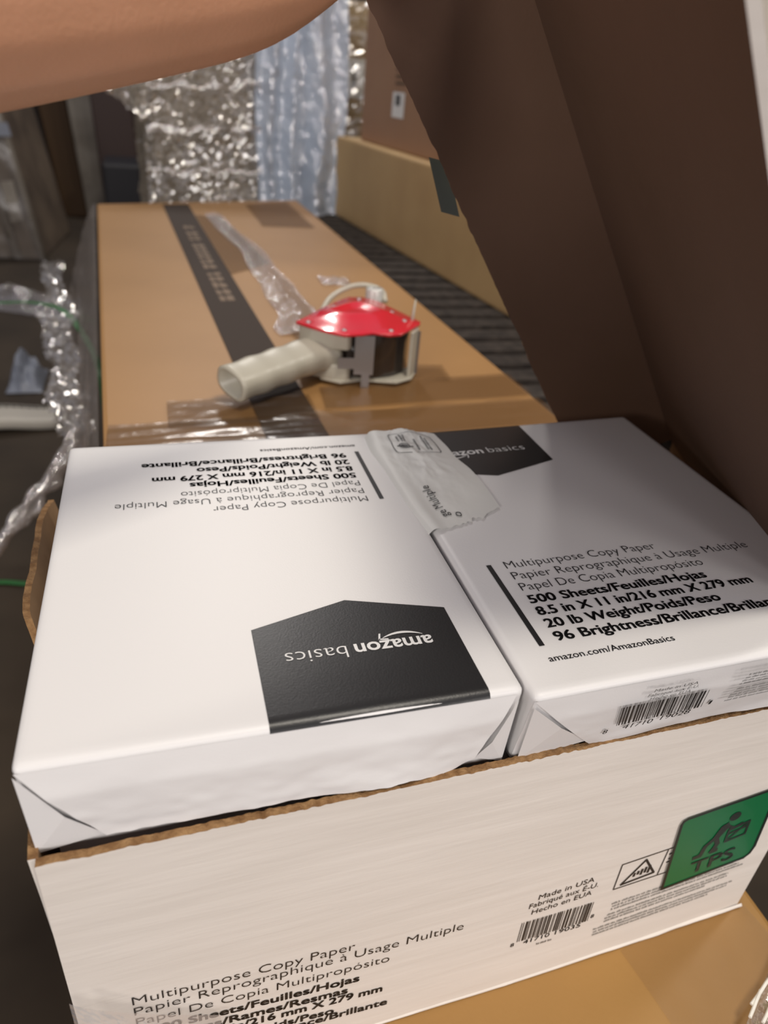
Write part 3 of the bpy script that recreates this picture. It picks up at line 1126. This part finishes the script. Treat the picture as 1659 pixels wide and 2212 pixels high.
grid(bm, rfilm, 26, 22)
rf = link('stretch_film', bm, FILM_CRISP, None)
tag(rf, 'shiny clear film crumpled on the brown carton, lower right corner', 'film')
bm = bmesh.new()
for pts in (((0.203, -0.049), (0.174, -0.0615)), ((0.186, -0.0560), (0.168, -0.0675)), ((0.190, -0.063), (0.174, -0.072))):
    a, b = [Vector((x, y, -0.2445)) for x, y in pts]
    tube(bm, [a, a.lerp(b, 0.4) + Vector((0.0006, 0.0006, 0.0008)), a.lerp(b, 0.7) + Vector((-0.0006, -0.0004, 0)), b], 0.0010, 6)
o = link('film_highlight', bm, HIGHLIGHT, rf)  # specular highlights of the crinkled film, built as white streaks
o['label'] = 'white streaks shaped as highlights on the film crinkles'
o['kind'] = 'stuff'

# ------------------------------------------------------------------ tape gun
gun = thing('tape_gun', 'red and beige packing tape gun lying on its side on the long carton', 'tape dispenser', (0.06, 0.56, ZL + 0.004))
ZP = 0.003
ZG = ZL + 0.0045
PLATE = [(-0.009, 0.558), (0.018, 0.524), (0.034, 0.512), (0.054, 0.514), (0.066, 0.519), (0.082, 0.511), (0.096, 0.513), (0.128, 0.547), (0.1315, 0.556), (0.116, 0.604),
         (0.104, 0.640), (0.090, 0.656), (0.073, 0.657), (0.050, 0.634), (0.026, 0.604)]
pc = Vector((0.062, 0.578))
bm = bmesh.new()
rings = []
for k, (s, z) in enumerate(((1.0, ZP - 0.0035), (1.012, ZP - 0.001), (1.0, ZP), (0.72, ZP + 0.0004), (0.55, ZP + 0.007), (0.40, ZP + 0.009), (0.26, ZP + 0.0055), (0.12, ZP + 0.005))):
    ring = []
    for (x, y) in PLATE:
        q = Vector((x, y)) - pc
        if s < 0.7:   # raised eye-shaped boss along the plate
            q = Vector((q.x * 1.05 - 0.004, q.y * 0.72 + 0.004))
        q = pc + q * s
        ring.append(bm.verts.new((q.x, q.y, z)))
    rings.append(ring)
n = len(PLATE)
for a, b in zip(rings, rings[1:]):
    for i in range(n):
        bm.faces.new((a[i], a[(i + 1) % n], b[(i + 1) % n], b[i]))
bm.faces.new(rings[0]); bm.faces.new(rings[-1])
o = link('side_plate', bm, RED, gun, True)
o.modifiers.new('soften', 'BEVEL').width = 0.0004
for x, y in ((0.003, 0.553), (0.036, 0.524), (0.087, 0.521), (0.113, 0.556), (0.083, 0.646), (0.045, 0.612), (0.108, 0.59)):
    bm = bmesh.new()
    bmesh.ops.create_uvsphere(bm, u_segments=12, v_segments=8, radius=0.0030, matrix=Matrix.Translation((x, y, ZP + 0.0002)) @ Matrix.Scale(0.6, 4, (0, 0, 1)))
    link('rivet', bm, STEEL, gun, True)
# lower plate of the frame
bm = bmesh.new()
prism(bm, [(0.014, 0.536), (0.034, 0.520), (0.060, 0.530), (0.094, 0.516), (0.1255, 0.545), (0.104, 0.640), (0.073, 0.650), (0.026, 0.600)], ZL + 0.0042, ZL + 0.0080)
bevel(bm, 0.001, 1)
link('lower_plate', bm, BEIGE, gun)
# beige neck that carries the handle: a C-shaped body open towards the roll
bm = bmesh.new()
NK = [(-0.006, 0.560), (0.004, 0.543), (0.026, 0.527), (0.040, 0.522), (0.046, 0.526), (0.046, 0.545), (0.030, 0.580), (0.014, 0.585)]
prism(bm, NK, ZP - 0.022, ZP - 0.004)
prism(bm, NK, ZL + 0.0065, ZL + 0.0245)
prism(bm, [(-0.006, 0.560), (0.004, 0.543), (0.024, 0.529), (0.030, 0.545), (0.022, 0.572), (0.014, 0.585)], ZL + 0.0235, ZP - 0.021)
bevel(bm, 0.0022, 2)
link('neck', bm, BEIGE, gun, True)
# hollow oval handle
h0, h1 = Vector((0.022, 0.552, -0.0275)), Vector((-0.088, 0.476, -0.0345))
ax = (h1 - h0).normalized()
sd = ax.cross(Vector((0, 0, 1))).normalized()
sd = (sd * cos(0.25) + Vector((0, 0, 1)) * sin(0.25)).normalized()
u_ = sd.cross(ax).normalized()


def oval(p, a, b, n=28):
    out = []
    for k in range(n):
        t = 2 * pi * k / n
        cx, sx = cos(t), sin(t)
        e = 0.72
        out.append(p + sd * (a * math.copysign(abs(cx) ** e, cx)) + u_ * (b * math.copysign(abs(sx) ** e, sx)))
    return out


bm = bmesh.new()
R_ = []
N_ = 30
for i in range(N_ + 1):
    t = i / N_
    grip = 1 + 0.035 * cos(t * 2 * pi * 4.0) * (1 if 0.1 < t < 0.95 else 0.3)
    flare = 1 + 0.30 * max(0, 1 - t / 0.22) ** 2
    R_.append([bm.verts.new(q) for q in oval(h0.lerp(h1, t), 0.0205 * grip * flare, 0.0150 * grip * flare)])
for a, b in ((0.0180, 0.0124), (0.0172, 0.0116)):
    R_.append([bm.verts.new(q) for q in oval(h1 + ax * 0.0004, a, b)])
R_.append([bm.verts.new(q) for q in oval(h1 - ax * 0.0450, 0.0150, 0.0100)])
for a, b in zip(R_, R_[1:]):
    for k in range(28):
        bm.faces.new((a[k], a[(k + 1) % 28], b[(k + 1) % 28], b[k]))
bm.faces.new(R_[-1]); bm.faces.new(R_[0])
link('handle', bm, BEIGE, gun, True)
# steel bracket with tabs at front
bm = bmesh.new()
fa = Vector((0.044, 0.5205, 0)); fb = Vector((0.0685, 0.5165, 0))
d = (fb - fa)
nrm = Vector((-d.y, d.x, 0)).normalized()
def bx(u0, u1, z0, z1):
    slab(bm, fa + d * u0 + Vector((0, 0, z0)), d * (u1 - u0), Vector((0, 0, z1 - z0)), -nrm, 0.0012)
bx(0.15, 1.0, ZL + 0.016, ZP - 0.004)
bx(-0.55, 0.15, ZL + 0.022, ZL + 0.034)
bx(0.5, 0.86, ZL + 0.001, ZL + 0.016)
link('steel_bracket', bm, STEEL, gun)
bm = bmesh.new()
cyl = []
rc = Vector((0.073, 0.578)); RT = 0.0525
for z, r in ((ZL + 0.0085, RT - 0.001), (ZL + 0.0092, RT), (ZP - 0.0060, RT), (ZP - 0.0052, RT - 0.001), (ZP - 0.0052, 0.037), (ZL + 0.0085, 0.037)):
    cyl.append([bm.verts.new((rc.x + r * cos(2 * pi * k / 64), rc.y + r * sin(2 * pi * k / 64), z)) for k in range(64)])
for a, b in zip(cyl, cyl[1:] + cyl[:1]):
    for k in range(64):
        bm.faces.new((a[k], a[(k + 1) % 64], b[(k + 1) % 64], b[k]))
o = link('tape_roll', bm, TAPE, gun, True)
o.modifiers.new('edges', 'EDGE_SPLIT').split_angle = radians(50)
bm = bmesh.new()
prism(bm, [(0.1120, 0.5285), (0.1155, 0.5270), (0.1275, 0.545), (0.1235, 0.5475)], ZL + 0.0045, ZP - 0.004)
prism(bm, [(0.094, 0.514), (0.118, 0.527), (0.128, 0.545), (0.112, 0.550)], ZL + 0.0042, ZL + 0.0075)
bevel(bm, 0.0008, 1)
link('front_post', bm, BEIGE, gun)
bm = bmesh.new()
bl = [Vector((0.1270, 0.5410, ZL + 0.006)), Vector((0.1345, 0.5470, ZL + 0.006)), Vector((0.1285, 0.5480, ZL + 0.006))]
a = Vector((0.1262, 0.543, ZL + 0.005)); b = Vector((0.1262, 0.543, ZP - 0.008))
vs = []
for k in range(29):
    p = a.lerp(b, k / 28)
    vs.append((bm.verts.new(p), bm.verts.new(p + Vector((0.0042 if k % 2 else 0.0022, 0.002, 0)))))
for p, q in zip(vs, vs[1:]):
    bm.faces.new((p[0], q[0], q[1], p[1]))
ob = link('cutter_blade', bm, STEEL, gun)
ob.modifiers.new('gauge', 'SOLIDIFY').thickness = 0.0006
bm = bmesh.new()
for k, r in enumerate((0.012, 0.0135)):
    pass
cy = []
for z, r in ((ZP - 0.030, 0.011), (ZP + 0.0075, 0.011), (ZP + 0.0105, 0.0095), (ZP + 0.0105, 0.004)):
    cy.append([bm.verts.new((0.106 + r * cos(2 * pi * k / 24), 0.660 + r * sin(2 * pi * k / 24), z)) for k in range(24)])
for a, b in zip(cy, cy[1:]):
    for k in range(24):
        bm.faces.new((a[k], a[(k + 1) % 24], b[(k + 1) % 24], b[k]))
bm.faces.new(cy[-1])
link('roller', bm, CORE, gun, True)
bm = bmesh.new()
tube(bm, catmull([(0.034, 0.628, ZP - 0.008), (0.05, 0.652, ZP + 0.001), (0.075, 0.670, ZP + 0.008), (0.098, 0.676, ZP + 0.0095), (0.116, 0.664, ZP + 0.006), (0.118, 0.650, ZP - 0.004)], 6), 0.0032, 10)
link('wiper_frame', bm, BEIGE, gun, True)
bm = bmesh.new()
tube(bm, [(0.1235, 0.560, ZP - 0.002), (0.1265, 0.566, ZP + 0.010), (0.1285, 0.569, ZP + 0.021)], [0.0022, 0.0016, 0.0008], 8)
link('blade_guard_tip', bm, BEIGE, gun, True)

# ------------------------------------------------------------------ background, right
pal = thing('wooden_pallet', 'dark slatted wooden pallet under the cream carton', 'pallet', (0.6, 1.6, -0.29))
for k in range(26):
    y = 0.62 + k * 0.0695
    bm = bmesh.new()
    box(bm, (0.33, y, -0.172), (0.95, y + 0.048, -0.152))
    link('deck_board', bm, BARK, pal)
for x in (0.36, 0.62, 0.88):
    bm = bmesh.new()
    box(bm, (x - 0.02, 0.62, -0.27), (x + 0.02, 2.43, -0.172))
    link('stringer', bm, BARK, pal)
bm = bmesh.new(); box(bm, (0.30, 0.60, -0.75), (0.98, 2.45, -0.2705))
o = link('dark_carton', bm, DARKBOARD)
tag(o, 'dark carton block carrying the wooden pallet beside the long carton', 'box')
bm = bmesh.new()
prism(bm, [(0.409, 2.241), (0.545, 0.745), (0.90, 0.78), (0.78, 2.27)], -0.152, 0.0735)
bevel(bm, 0.006)
o = link('cream_carton', bm, CREAM)
tag(o, 'long pale tan carton lying on the pallet right of the tape gun', 'box')
up = thing('tall_carton', 'reddish brown carton with a small white label standing on the pale carton', 'box', (0.7, 1.6, 0.074))
bm = bmesh.new()
prism(bm, [(0.455, 2.12), (0.552, 1.05), (0.86, 1.08), (0.76, 2.15)], 0.0738, 0.74)
bevel(bm, 0.006)
link('carton_body', bm, UPPER, up)
fa = Vector((0.455, 2.12, 0)); fb = Vector((0.552, 1.05, 0)); fd = (fb - fa); fn = Vector((fd.y, -fd.x, 0)).normalized()
if fn.x > 0:
    fn = -fn
def upf(u, v, h=0.001):
    return fa + fd * u + fn * h + Vector((0, 0, v))
bm = bmesh.new()
poly(bm, [upf(0.22, 0.150), upf(0.295, 0.150), upf(0.295, 0.208), upf(0.22, 0.208)])
lb = link('white_label', bm, LOGO_WHITE, up)
bm = bmesh.new()
poly(bm, [upf(0.24, 0.178, 0.0018), upf(0.27, 0.178, 0.0018), upf(0.27, 0.202, 0.0018), upf(0.24, 0.202, 0.0018)])
link('label_code', bm, GREY_INK, lb)
bm = bmesh.new()
for v in (0.225, 0.24, 0.255, 0.27):
    poly(bm, [upf(0.23, v), upf(0.30, v), upf(0.30, v + 0.006), upf(0.23, v + 0.006)])
link('printed_text', bm, DBROWN, up)

# gold glinting cartons behind
gc = thing('wrapped_carton', 'tan carton with a white label under glinting film, behind the tall carton', 'box', (0.8, 3.0, -0.75))
bm = bmesh.new()
box(bm, (0.44, 2.85, -0.75), (1.25, 3.4, 0.465)); bevel(bm, 0.006)
link('carton_body', bm, GOLD, gc)
bm = bmesh.new()
box(bm, (0.5, 2.844, 0.165), (0.66, 2.849, 0.29))
wl = link('white_label', bm, LOGO_WHITE, gc)
bm = bmesh.new()
box(bm, (0.598, 2.840, 0.198), (0.608, 2.8435, 0.248)); box(bm, (0.56, 2.840, 0.255), (0.575, 2.8435, 0.268))
link('label_code', bm, INK, wl)
bm = bmesh.new()
grid(bm, lambda u, v: Vector((0.42 + 0.30 * u, 2.80 + 0.011 * jitter(round(u * 16), round(v * 46), 21) + 0.01 * noise.noise(Vector((u * 3, v * 5, 2))), -0.2 + 0.66 * v)), 16, 46)
link('film_sheet', bm, FILM_GOLD, gc)

# ------------------------------------------------------------------ background, centre: wrapped stack
ws = thing('wrapped_stack', 'tall film-wrapped stack glinting behind the far end of the long carton', 'pallet load', (0, 2.6, -0.75))
bm = bmesh.new()
prism(bm, [(-0.135, 2.26), (0.20, 2.26), (0.24, 2.8), (-0.12, 2.8)], -0.75, 0.62); bevel(bm, 0.01)
link('carton_stack', bm, STACKM, ws)


def wrapf(u, v):
    # u round the front and the left side, v up
    pts = [Vector((-0.125, 2.75)), Vector((-0.158, 2.235)), Vector((0.17, 2.225)), Vector((0.235, 2.60))]
    k = u * 3
    i = min(int(k), 2)
    q = pts[i].lerp(pts[i + 1], k - i)
    z = -0.35 + 0.97 * v
    h = 0.012 * ridged((q.x, q.y * 0.6, z * 0.7), 9, 7)
    a = 0.35 + 0.65 * max(0, min(1, 0.5 + 1.2 * noise.noise(Vector((q.x * 9, q.y * 3, z * 6)))))
    h += 0.0075 * a * jitter(round(u * 120), round(v * 110), 3)
    n = Vector((0, -1, 0)) if i == 1 else (Vector((-1, 0, 0)) if i == 0 else Vector((0.9, -0.3, 0)))
    return Vector((q.x, q.y, z)) + n * (h + 0.012)


bm = bmesh.new(); grid(bm, wrapf, 120, 110)
link('film_wrap', bm, FILM_FACET, ws)
bm = bmesh.new()
for k in range(4):
    z = (-0.05, 0.06, 0.17, 0.30)[k]
    grid(bm, lambda u, v: Vector((-0.15 + 0.32 * u, 2.175 + 0.012 * noise.noise(Vector((u * 8, v, k))), z + 0.022 * u + 0.018 * (v - .5) + 0.012 * noise.noise(Vector((u * 5, k, 0))))), 40, 3)
link('film_band', bm, FILM, ws, True)
# upper left gather of film
bm = bmesh.new()


def gatherf(u, v):
    a = Vector((-0.262, 2.20, 0.165)).lerp(Vector((-0.155, 2.18, 0.075)), u)
    b = Vector((-0.20, 2.21, 0.30)).lerp(Vector((-0.10, 2.18, 0.34)), u)
    p = a.lerp(b, v)
    return p + Vector((0.006 * jitter(round(u * 16), round(v * 26), 5), -0.02 * sin(3 * pi * u) + 0.009 * jitter(round(u * 16), round(v * 26), 1), 0.006 * jitter(round(u * 16), round(v * 26), 2)))


grid(bm, gatherf, 16, 26)
link('film_gather', bm, FILM_FACET, ws)

# bluish milky film sheets hanging right of the stack
def sheet(name, x0, x1, y, z0, z1, folds, amp, seed, taper=0.0):
    bm = bmesh.new()
    def f(u, v):
        u = u + 0.06 * noise.noise(Vector((v * 4, u * 3, seed + 2))) * sin(pi * u)
        z = z0 + (z1 - z0) * v
        xa = x0 + taper * v
        x = xa + (x1 - xa) * u
        h = amp * sin(folds * 2 * pi * u + 2.2 * noise.noise(Vector((v * 2, seed, 0)))) + 0.55 * amp * ridged((x, 0, z * 0.8 + x * 0.6), 12, seed, 4)
        return Vector((x + 0.015 * noise.noise(Vector((v * 3, u, seed))), y + h, z))
    grid(bm, f, 90, 220)
    return link(name, bm, FILM_BLUE, None, True)


o = sheet('film_drape', 0.155, 0.275, 2.16, -0.2, 0.55, 2.0, 0.018, 3)
tag(o, 'milky bluish film drape nearest the glinting stack', 'film')
o = sheet('film_drape', 0.275, 0.425, 2.19, -0.2, 0.55, 1.5, 0.026, 9, taper=-0.02)
tag(o, 'milky bluish film drape next to the tan label carton, with a dark fold', 'film')
bm = bmesh.new(); box(bm, (0.26, 2.30, -0.75), (0.40, 2.7, 0.10))
o = link('dark_column', bm, DARKBOARD); tag(o, 'dark carton column behind the bluish film drape', 'box')

# ------------------------------------------------------------------ background, left
def leaning(name, label, base, z1, shift, m, film=None, cat='box'):
    t = thing(name, label, cat, (sum(p[0] for p in base) / len(base), sum(p[1] for p in base) / len(base), -0.75))
    bm = bmesh.new(); prism(bm, base, -0.75, z1, shift); bevel(bm, 0.012)
    link('carton_body', bm, m, t)
    return t


wa = leaning('wrapped_load', 'grey-brown carton load in dull film, leaning at the far left', [(-1.6, 4.30), (-0.735, 4.20), (-0.66, 5.0), (-1.6, 5.1)], 0.40, (-0.20, 0.02), GREYBRN)
bm = bmesh.new()
grid(bm, lambda u, v: Vector((-1.5 + 0.77 * u - 0.175 * v, 4.275 - 0.10 * u + 0.02 * v - 0.025 - 0.022 * ridged((u, v, 0), 3, 5) , -0.74 + 1.14 * v)), 50, 70)
link('film_sheet', bm, film_mat('dull_film', (0.40, 0.36, 0.33), 0.60, 0.15, 0.3, 0.3, 6, 0.03), wa, True)
bm = bmesh.new()
for a, b in (((-0.74, 4.165, -0.74), (-0.925, 4.19, 0.38)), ((-0.87, 4.19, -0.74), (-1.0, 4.2, 0.1))):
    tube(bm, [a, Vector(a).lerp(Vector(b), 0.5) + Vector((0.01, -0.01, 0)), b], 0.022, 8)
link('edge_protector', bm, GREYCOL, wa, True)
bm = bmesh.new()
poly(bm, [(-0.99, 4.135, -0.16), (-0.79, 4.13, -0.15), (-0.80, 4.13, -0.09), (-1.0, 4.135, -0.10)])
link('blue_band', bm, BLUISH, wa)
bm = bmesh.new()
poly(bm, [(-0.86, 4.14, -0.55), (-0.80, 4.14, -0.54), (-0.82, 4.14, -0.35), (-0.88, 4.14, -0.36)])
link('pale_label', bm, GREYCOL, wa)
leaning('brown_column', 'narrow dark brown carton column behind the leaning wrapped load', [(-0.74, 5.5), (-0.56, 5.5), (-0.54, 6.1), (-0.74, 6.1)], 0.7, (-0.16, 0), DBROWN)
leaning('grey_column', 'pale grey wrapped column between two brown carton columns', [(-0.58, 5.4), (-0.40, 5.4), (-0.38, 6.0), (-0.56, 6.0)], 0.75, (-0.10, 0), GREYCOL)
leaning('maroon_column', 'dark maroon carton column left of the black gap', [(-0.45, 5.3), (-0.205, 5.3), (-0.18, 6.0), (-0.42, 6.0)], 0.8, (-0.06, 0), MAROON)
bm = bmesh.new(); box(bm, (-0.42, 4.7, -0.75), (-0.20, 5.1, -0.31)); bevel(bm, 0.02)
o = link('black_bin', bm, BLACKBIN); tag(o, 'low black bin in the dark gap left of the glinting stack', 'bin')

# things on the floor at the left
bm = bmesh.new()
ribbon(bm, catmull([(-0.60, 1.36, -0.205), (-0.448, 1.342, -0.195), (-0.385, 1.325, -0.19), (-0.33, 1.29, -0.195), (-0.285, 1.17, -0.21), (-0.258, 1.06, -0.235), (-0.25, 0.98, -0.30)], 10), 0.011)
o = link('green_strap', bm, GREENSTRAP); tag(o, 'green plastic strap arching over the film beside the long carton', 'strap')
bm = bmesh.new()
ribbon(bm, catmull([(-0.75, 2.20, -0.748), (-0.651, 2.14, -0.745), (-0.59, 2.12, -0.74), (-0.55, 2.06, -0.748)], 8), 0.020)
o = link('green_strap', bm, GREENSTRAP); tag(o, 'green strap end lying on the floor above the white strip', 'strap')
bm = bmesh.new()
ribbon(bm, catmull([(-0.64, 1.20, -0.748), (-0.525, 1.19, -0.745), (-0.47, 1.175, -0.745), (-0.42, 1.17, -0.748)], 8), 0.013)
o = link('green_strap', bm, GREENSTRAP); tag(o, 'green strap on the floor left of the white carton side', 'strap')
bm = bmesh.new()
slab(bm, (-0.72, 1.945, -0.742), (0.245, 0.020, 0.004), (-0.015, 0.115, 0.0), (0, 0, 1), 0.03, 0, 0, 0, 12, 4, lambda u, v: Vector((0, 0.02 * (1 - u) * (v - .5), 0.008 * sin(5 * u))))
bevel(bm, 0.004, 1)
o = link('white_strip', bm, CREAM_ROD, None, True); tag(o, 'off-white foam strip lying on the dark floor at the left edge', 'packing strip')
bm = bmesh.new()
grid(bm, lambda u, v: Vector((-0.66 + 0.11 * u, 2.26 + 0.22 * v, -0.745 + 0.05 * sin(pi * u) * sin(pi * v) + 0.045 * abs(ridged((u, v, 3), 2.5, 4)) * sin(pi * u) * sin(pi * v))), 40, 40)
o = link('plastic_scrap', bm, BLUISH, None, True); tag(o, 'crumpled bluish white plastic scrap on the floor at the left', 'plastic scrap')
bm = bmesh.new()
grid(bm, lambda u, v: Vector((-1.0 + 0.5 * u, 3.3 + 0.35 * v - 0.25 * u, -0.744 + 0.05 * abs(ridged((u, v, 3), 2.5, 6)) * sin(pi * u) * sin(pi * v))), 40, 30)
o = link('film_scrap', bm, FILM, None, True); tag(o, 'thin milky film scrap on the floor below the leaning load', 'film')

# white sack stack far right, past the lid
sk = thing('white_sack', 'bright white bulging sack seen past the lid at the top right corner', 'sack', (1.45, 1.6, -0.75))
bm = bmesh.new()


def sackf(u, v):
    a = 2 * pi * u
    r = 0.42 * (0.86 + 0.14 * sin(pi * min(1, v * 1.1)))
    if v > 0.9:
        r *= max(0.02, 1 - (v - 0.9) / 0.1)
    r += 0.014 * sin(9 * a + 4 * v) + 0.02 * noise.noise(Vector((cos(a) * 2, sin(a) * 2, v * 5)))
    return Vector((1.52 + r * cos(a), 1.62 + r * sin(a), -0.748 + 1.75 * v))


grid(bm, sackf, 96, 60)
bmesh.ops.remove_doubles(bm, verts=bm.verts[:], dist=1e-4)
link('sack_body', bm, SACK, sk, True)

# ------------------------------------------------------------------ person: left arm holding the lid open
person = thing('person', 'bare forearm reaching across the top to hold the lid open', 'person', (-0.30, -0.20, 0.19))


def skin_mesh(name, verts, edges, radii, m, parent, root=0, sub=2):
    me = bpy.data.meshes.new(name)
    bm = bmesh.new()
    lay = bm.verts.layers.skin.verify()
    V = []
    for i, (p, r) in enumerate(zip(verts, radii)):
        q = bm.verts.new(p)
        q[lay].radius = r if isinstance(r, tuple) else (r, r)
        q[lay].use_root = (i == root)
        V.append(q)
    for a, b in edges:
        bm.edges.new((V[a], V[b]))
    bm.to_mesh(me)
    bm.free()
    o = bpy.data.objects.new(name, me)
    COL.objects.link(o)
    s = o.modifiers.new('skin', 'SKIN')
    s.use_smooth_shade = True
    sb = o.modifiers.new('sub', 'SUBSURF')
    sb.levels = sb.render_levels = sub
    rm = o.modifiers.new('merge', 'REMESH')
    rm.mode = 'VOXEL'
    rm.voxel_size = 0.0022
    rm.use_smooth_shade = True
    sm = o.modifiers.new('relax', 'SMOOTH')
    sm.factor = 0.5
    sm.iterations = 6
    bpy.context.view_layer.update()
    dg = bpy.context.evaluated_depsgraph_get()
    nm = bpy.data.meshes.new_from_object(o.evaluated_get(dg))
    bpy.data.objects.remove(o)
    nm.materials.clear()
    nm.materials.append(m)
    for p in nm.polygons:
        p.use_smooth = True
    ob = bpy.data.objects.new(name, nm)
    COL.objects.link(ob)
    if parent:
        ob.parent = parent
        ob.matrix_parent_inverse = parent.matrix_basis.inverted()
    return ob


AV = [Vector(q) for q in ((-0.50, -0.44, 0.41), (-0.45, -0.23, 0.290), (-0.345, -0.010, 0.228), (-0.270, 0.085, 0.238), (-0.196, 0.132, 0.250), (-0.127, 0.160, 0.263), (-0.066, 0.192, 0.278))]
AR = [0.047, 0.048, 0.047, 0.0445, 0.040, 0.0345, 0.030]
AE = [(i, i + 1) for i in range(6)]
# palm and fingers closing over the top edge of the far rim, thumb on its inner side
edge_k = crB + c_ * LL
edge_e = edge_k + r_ * rl


def grip(t, up, out):   # t metres along the rim's top edge from its free end, up the lid, out towards the viewer
    return edge_e - r_ * t + c_ * up + m_ * out


wrist = AV[6]
for k, (t, ln, rad) in enumerate(((0.004, 0.80, 0.0078), (0.024, 0.95, 0.0088), (0.0445, 1.0, 0.0092), (0.0645, 0.94, 0.0090))):
    kn = grip(t, 0.026 + 0.003 * ln, 0.016)
    mid = wrist.lerp(kn, 0.5) + Vector((-0.004, 0, 0.004))
    i = len(AV)
    AV += [wrist.lerp(kn, 0.22), mid, kn, grip(t, 0.024 * ln + 0.004, -0.020), grip(t + 0.001, -0.001, -0.024), grip(t + 0.002, -0.022 * ln, -0.0165)]
    AR += [0.0150, 0.0135, rad + 0.0018, rad + 0.0004, rad - 0.0006, rad - 0.0018]
    AE += [(6, i)] + [(i + q, i + q + 1) for q in range(5)]
i = len(AV)
AV += [wrist + Vector((0.020, 0.014, 0.006)), grip(0.030, 0.016, 0.034), grip(0.050, 0.010, 0.024), grip(0.068, 0.006, 0.015)]
AR += [0.0150, 0.0118, 0.0105, 0.0088]
AE += [(6, i), (i, i + 1), (i + 1, i + 2), (i + 2, i + 3)]
skin_mesh('body', AV, AE, AR, SKIN, person, root=3)
bm = bmesh.new()
tube(bm, catmull([(-0.50, -0.64, 0.40), (-0.47, -0.53, 0.345), (-0.435, -0.42, 0.285)], 6), [0.066 - 0.0004 * k for k in range(13)], 24, cap=False)
ob = link('sleeve', bm, SLEEVE, person, True)
ob.modifiers.new('cloth', 'SOLIDIFY').thickness = 0.002
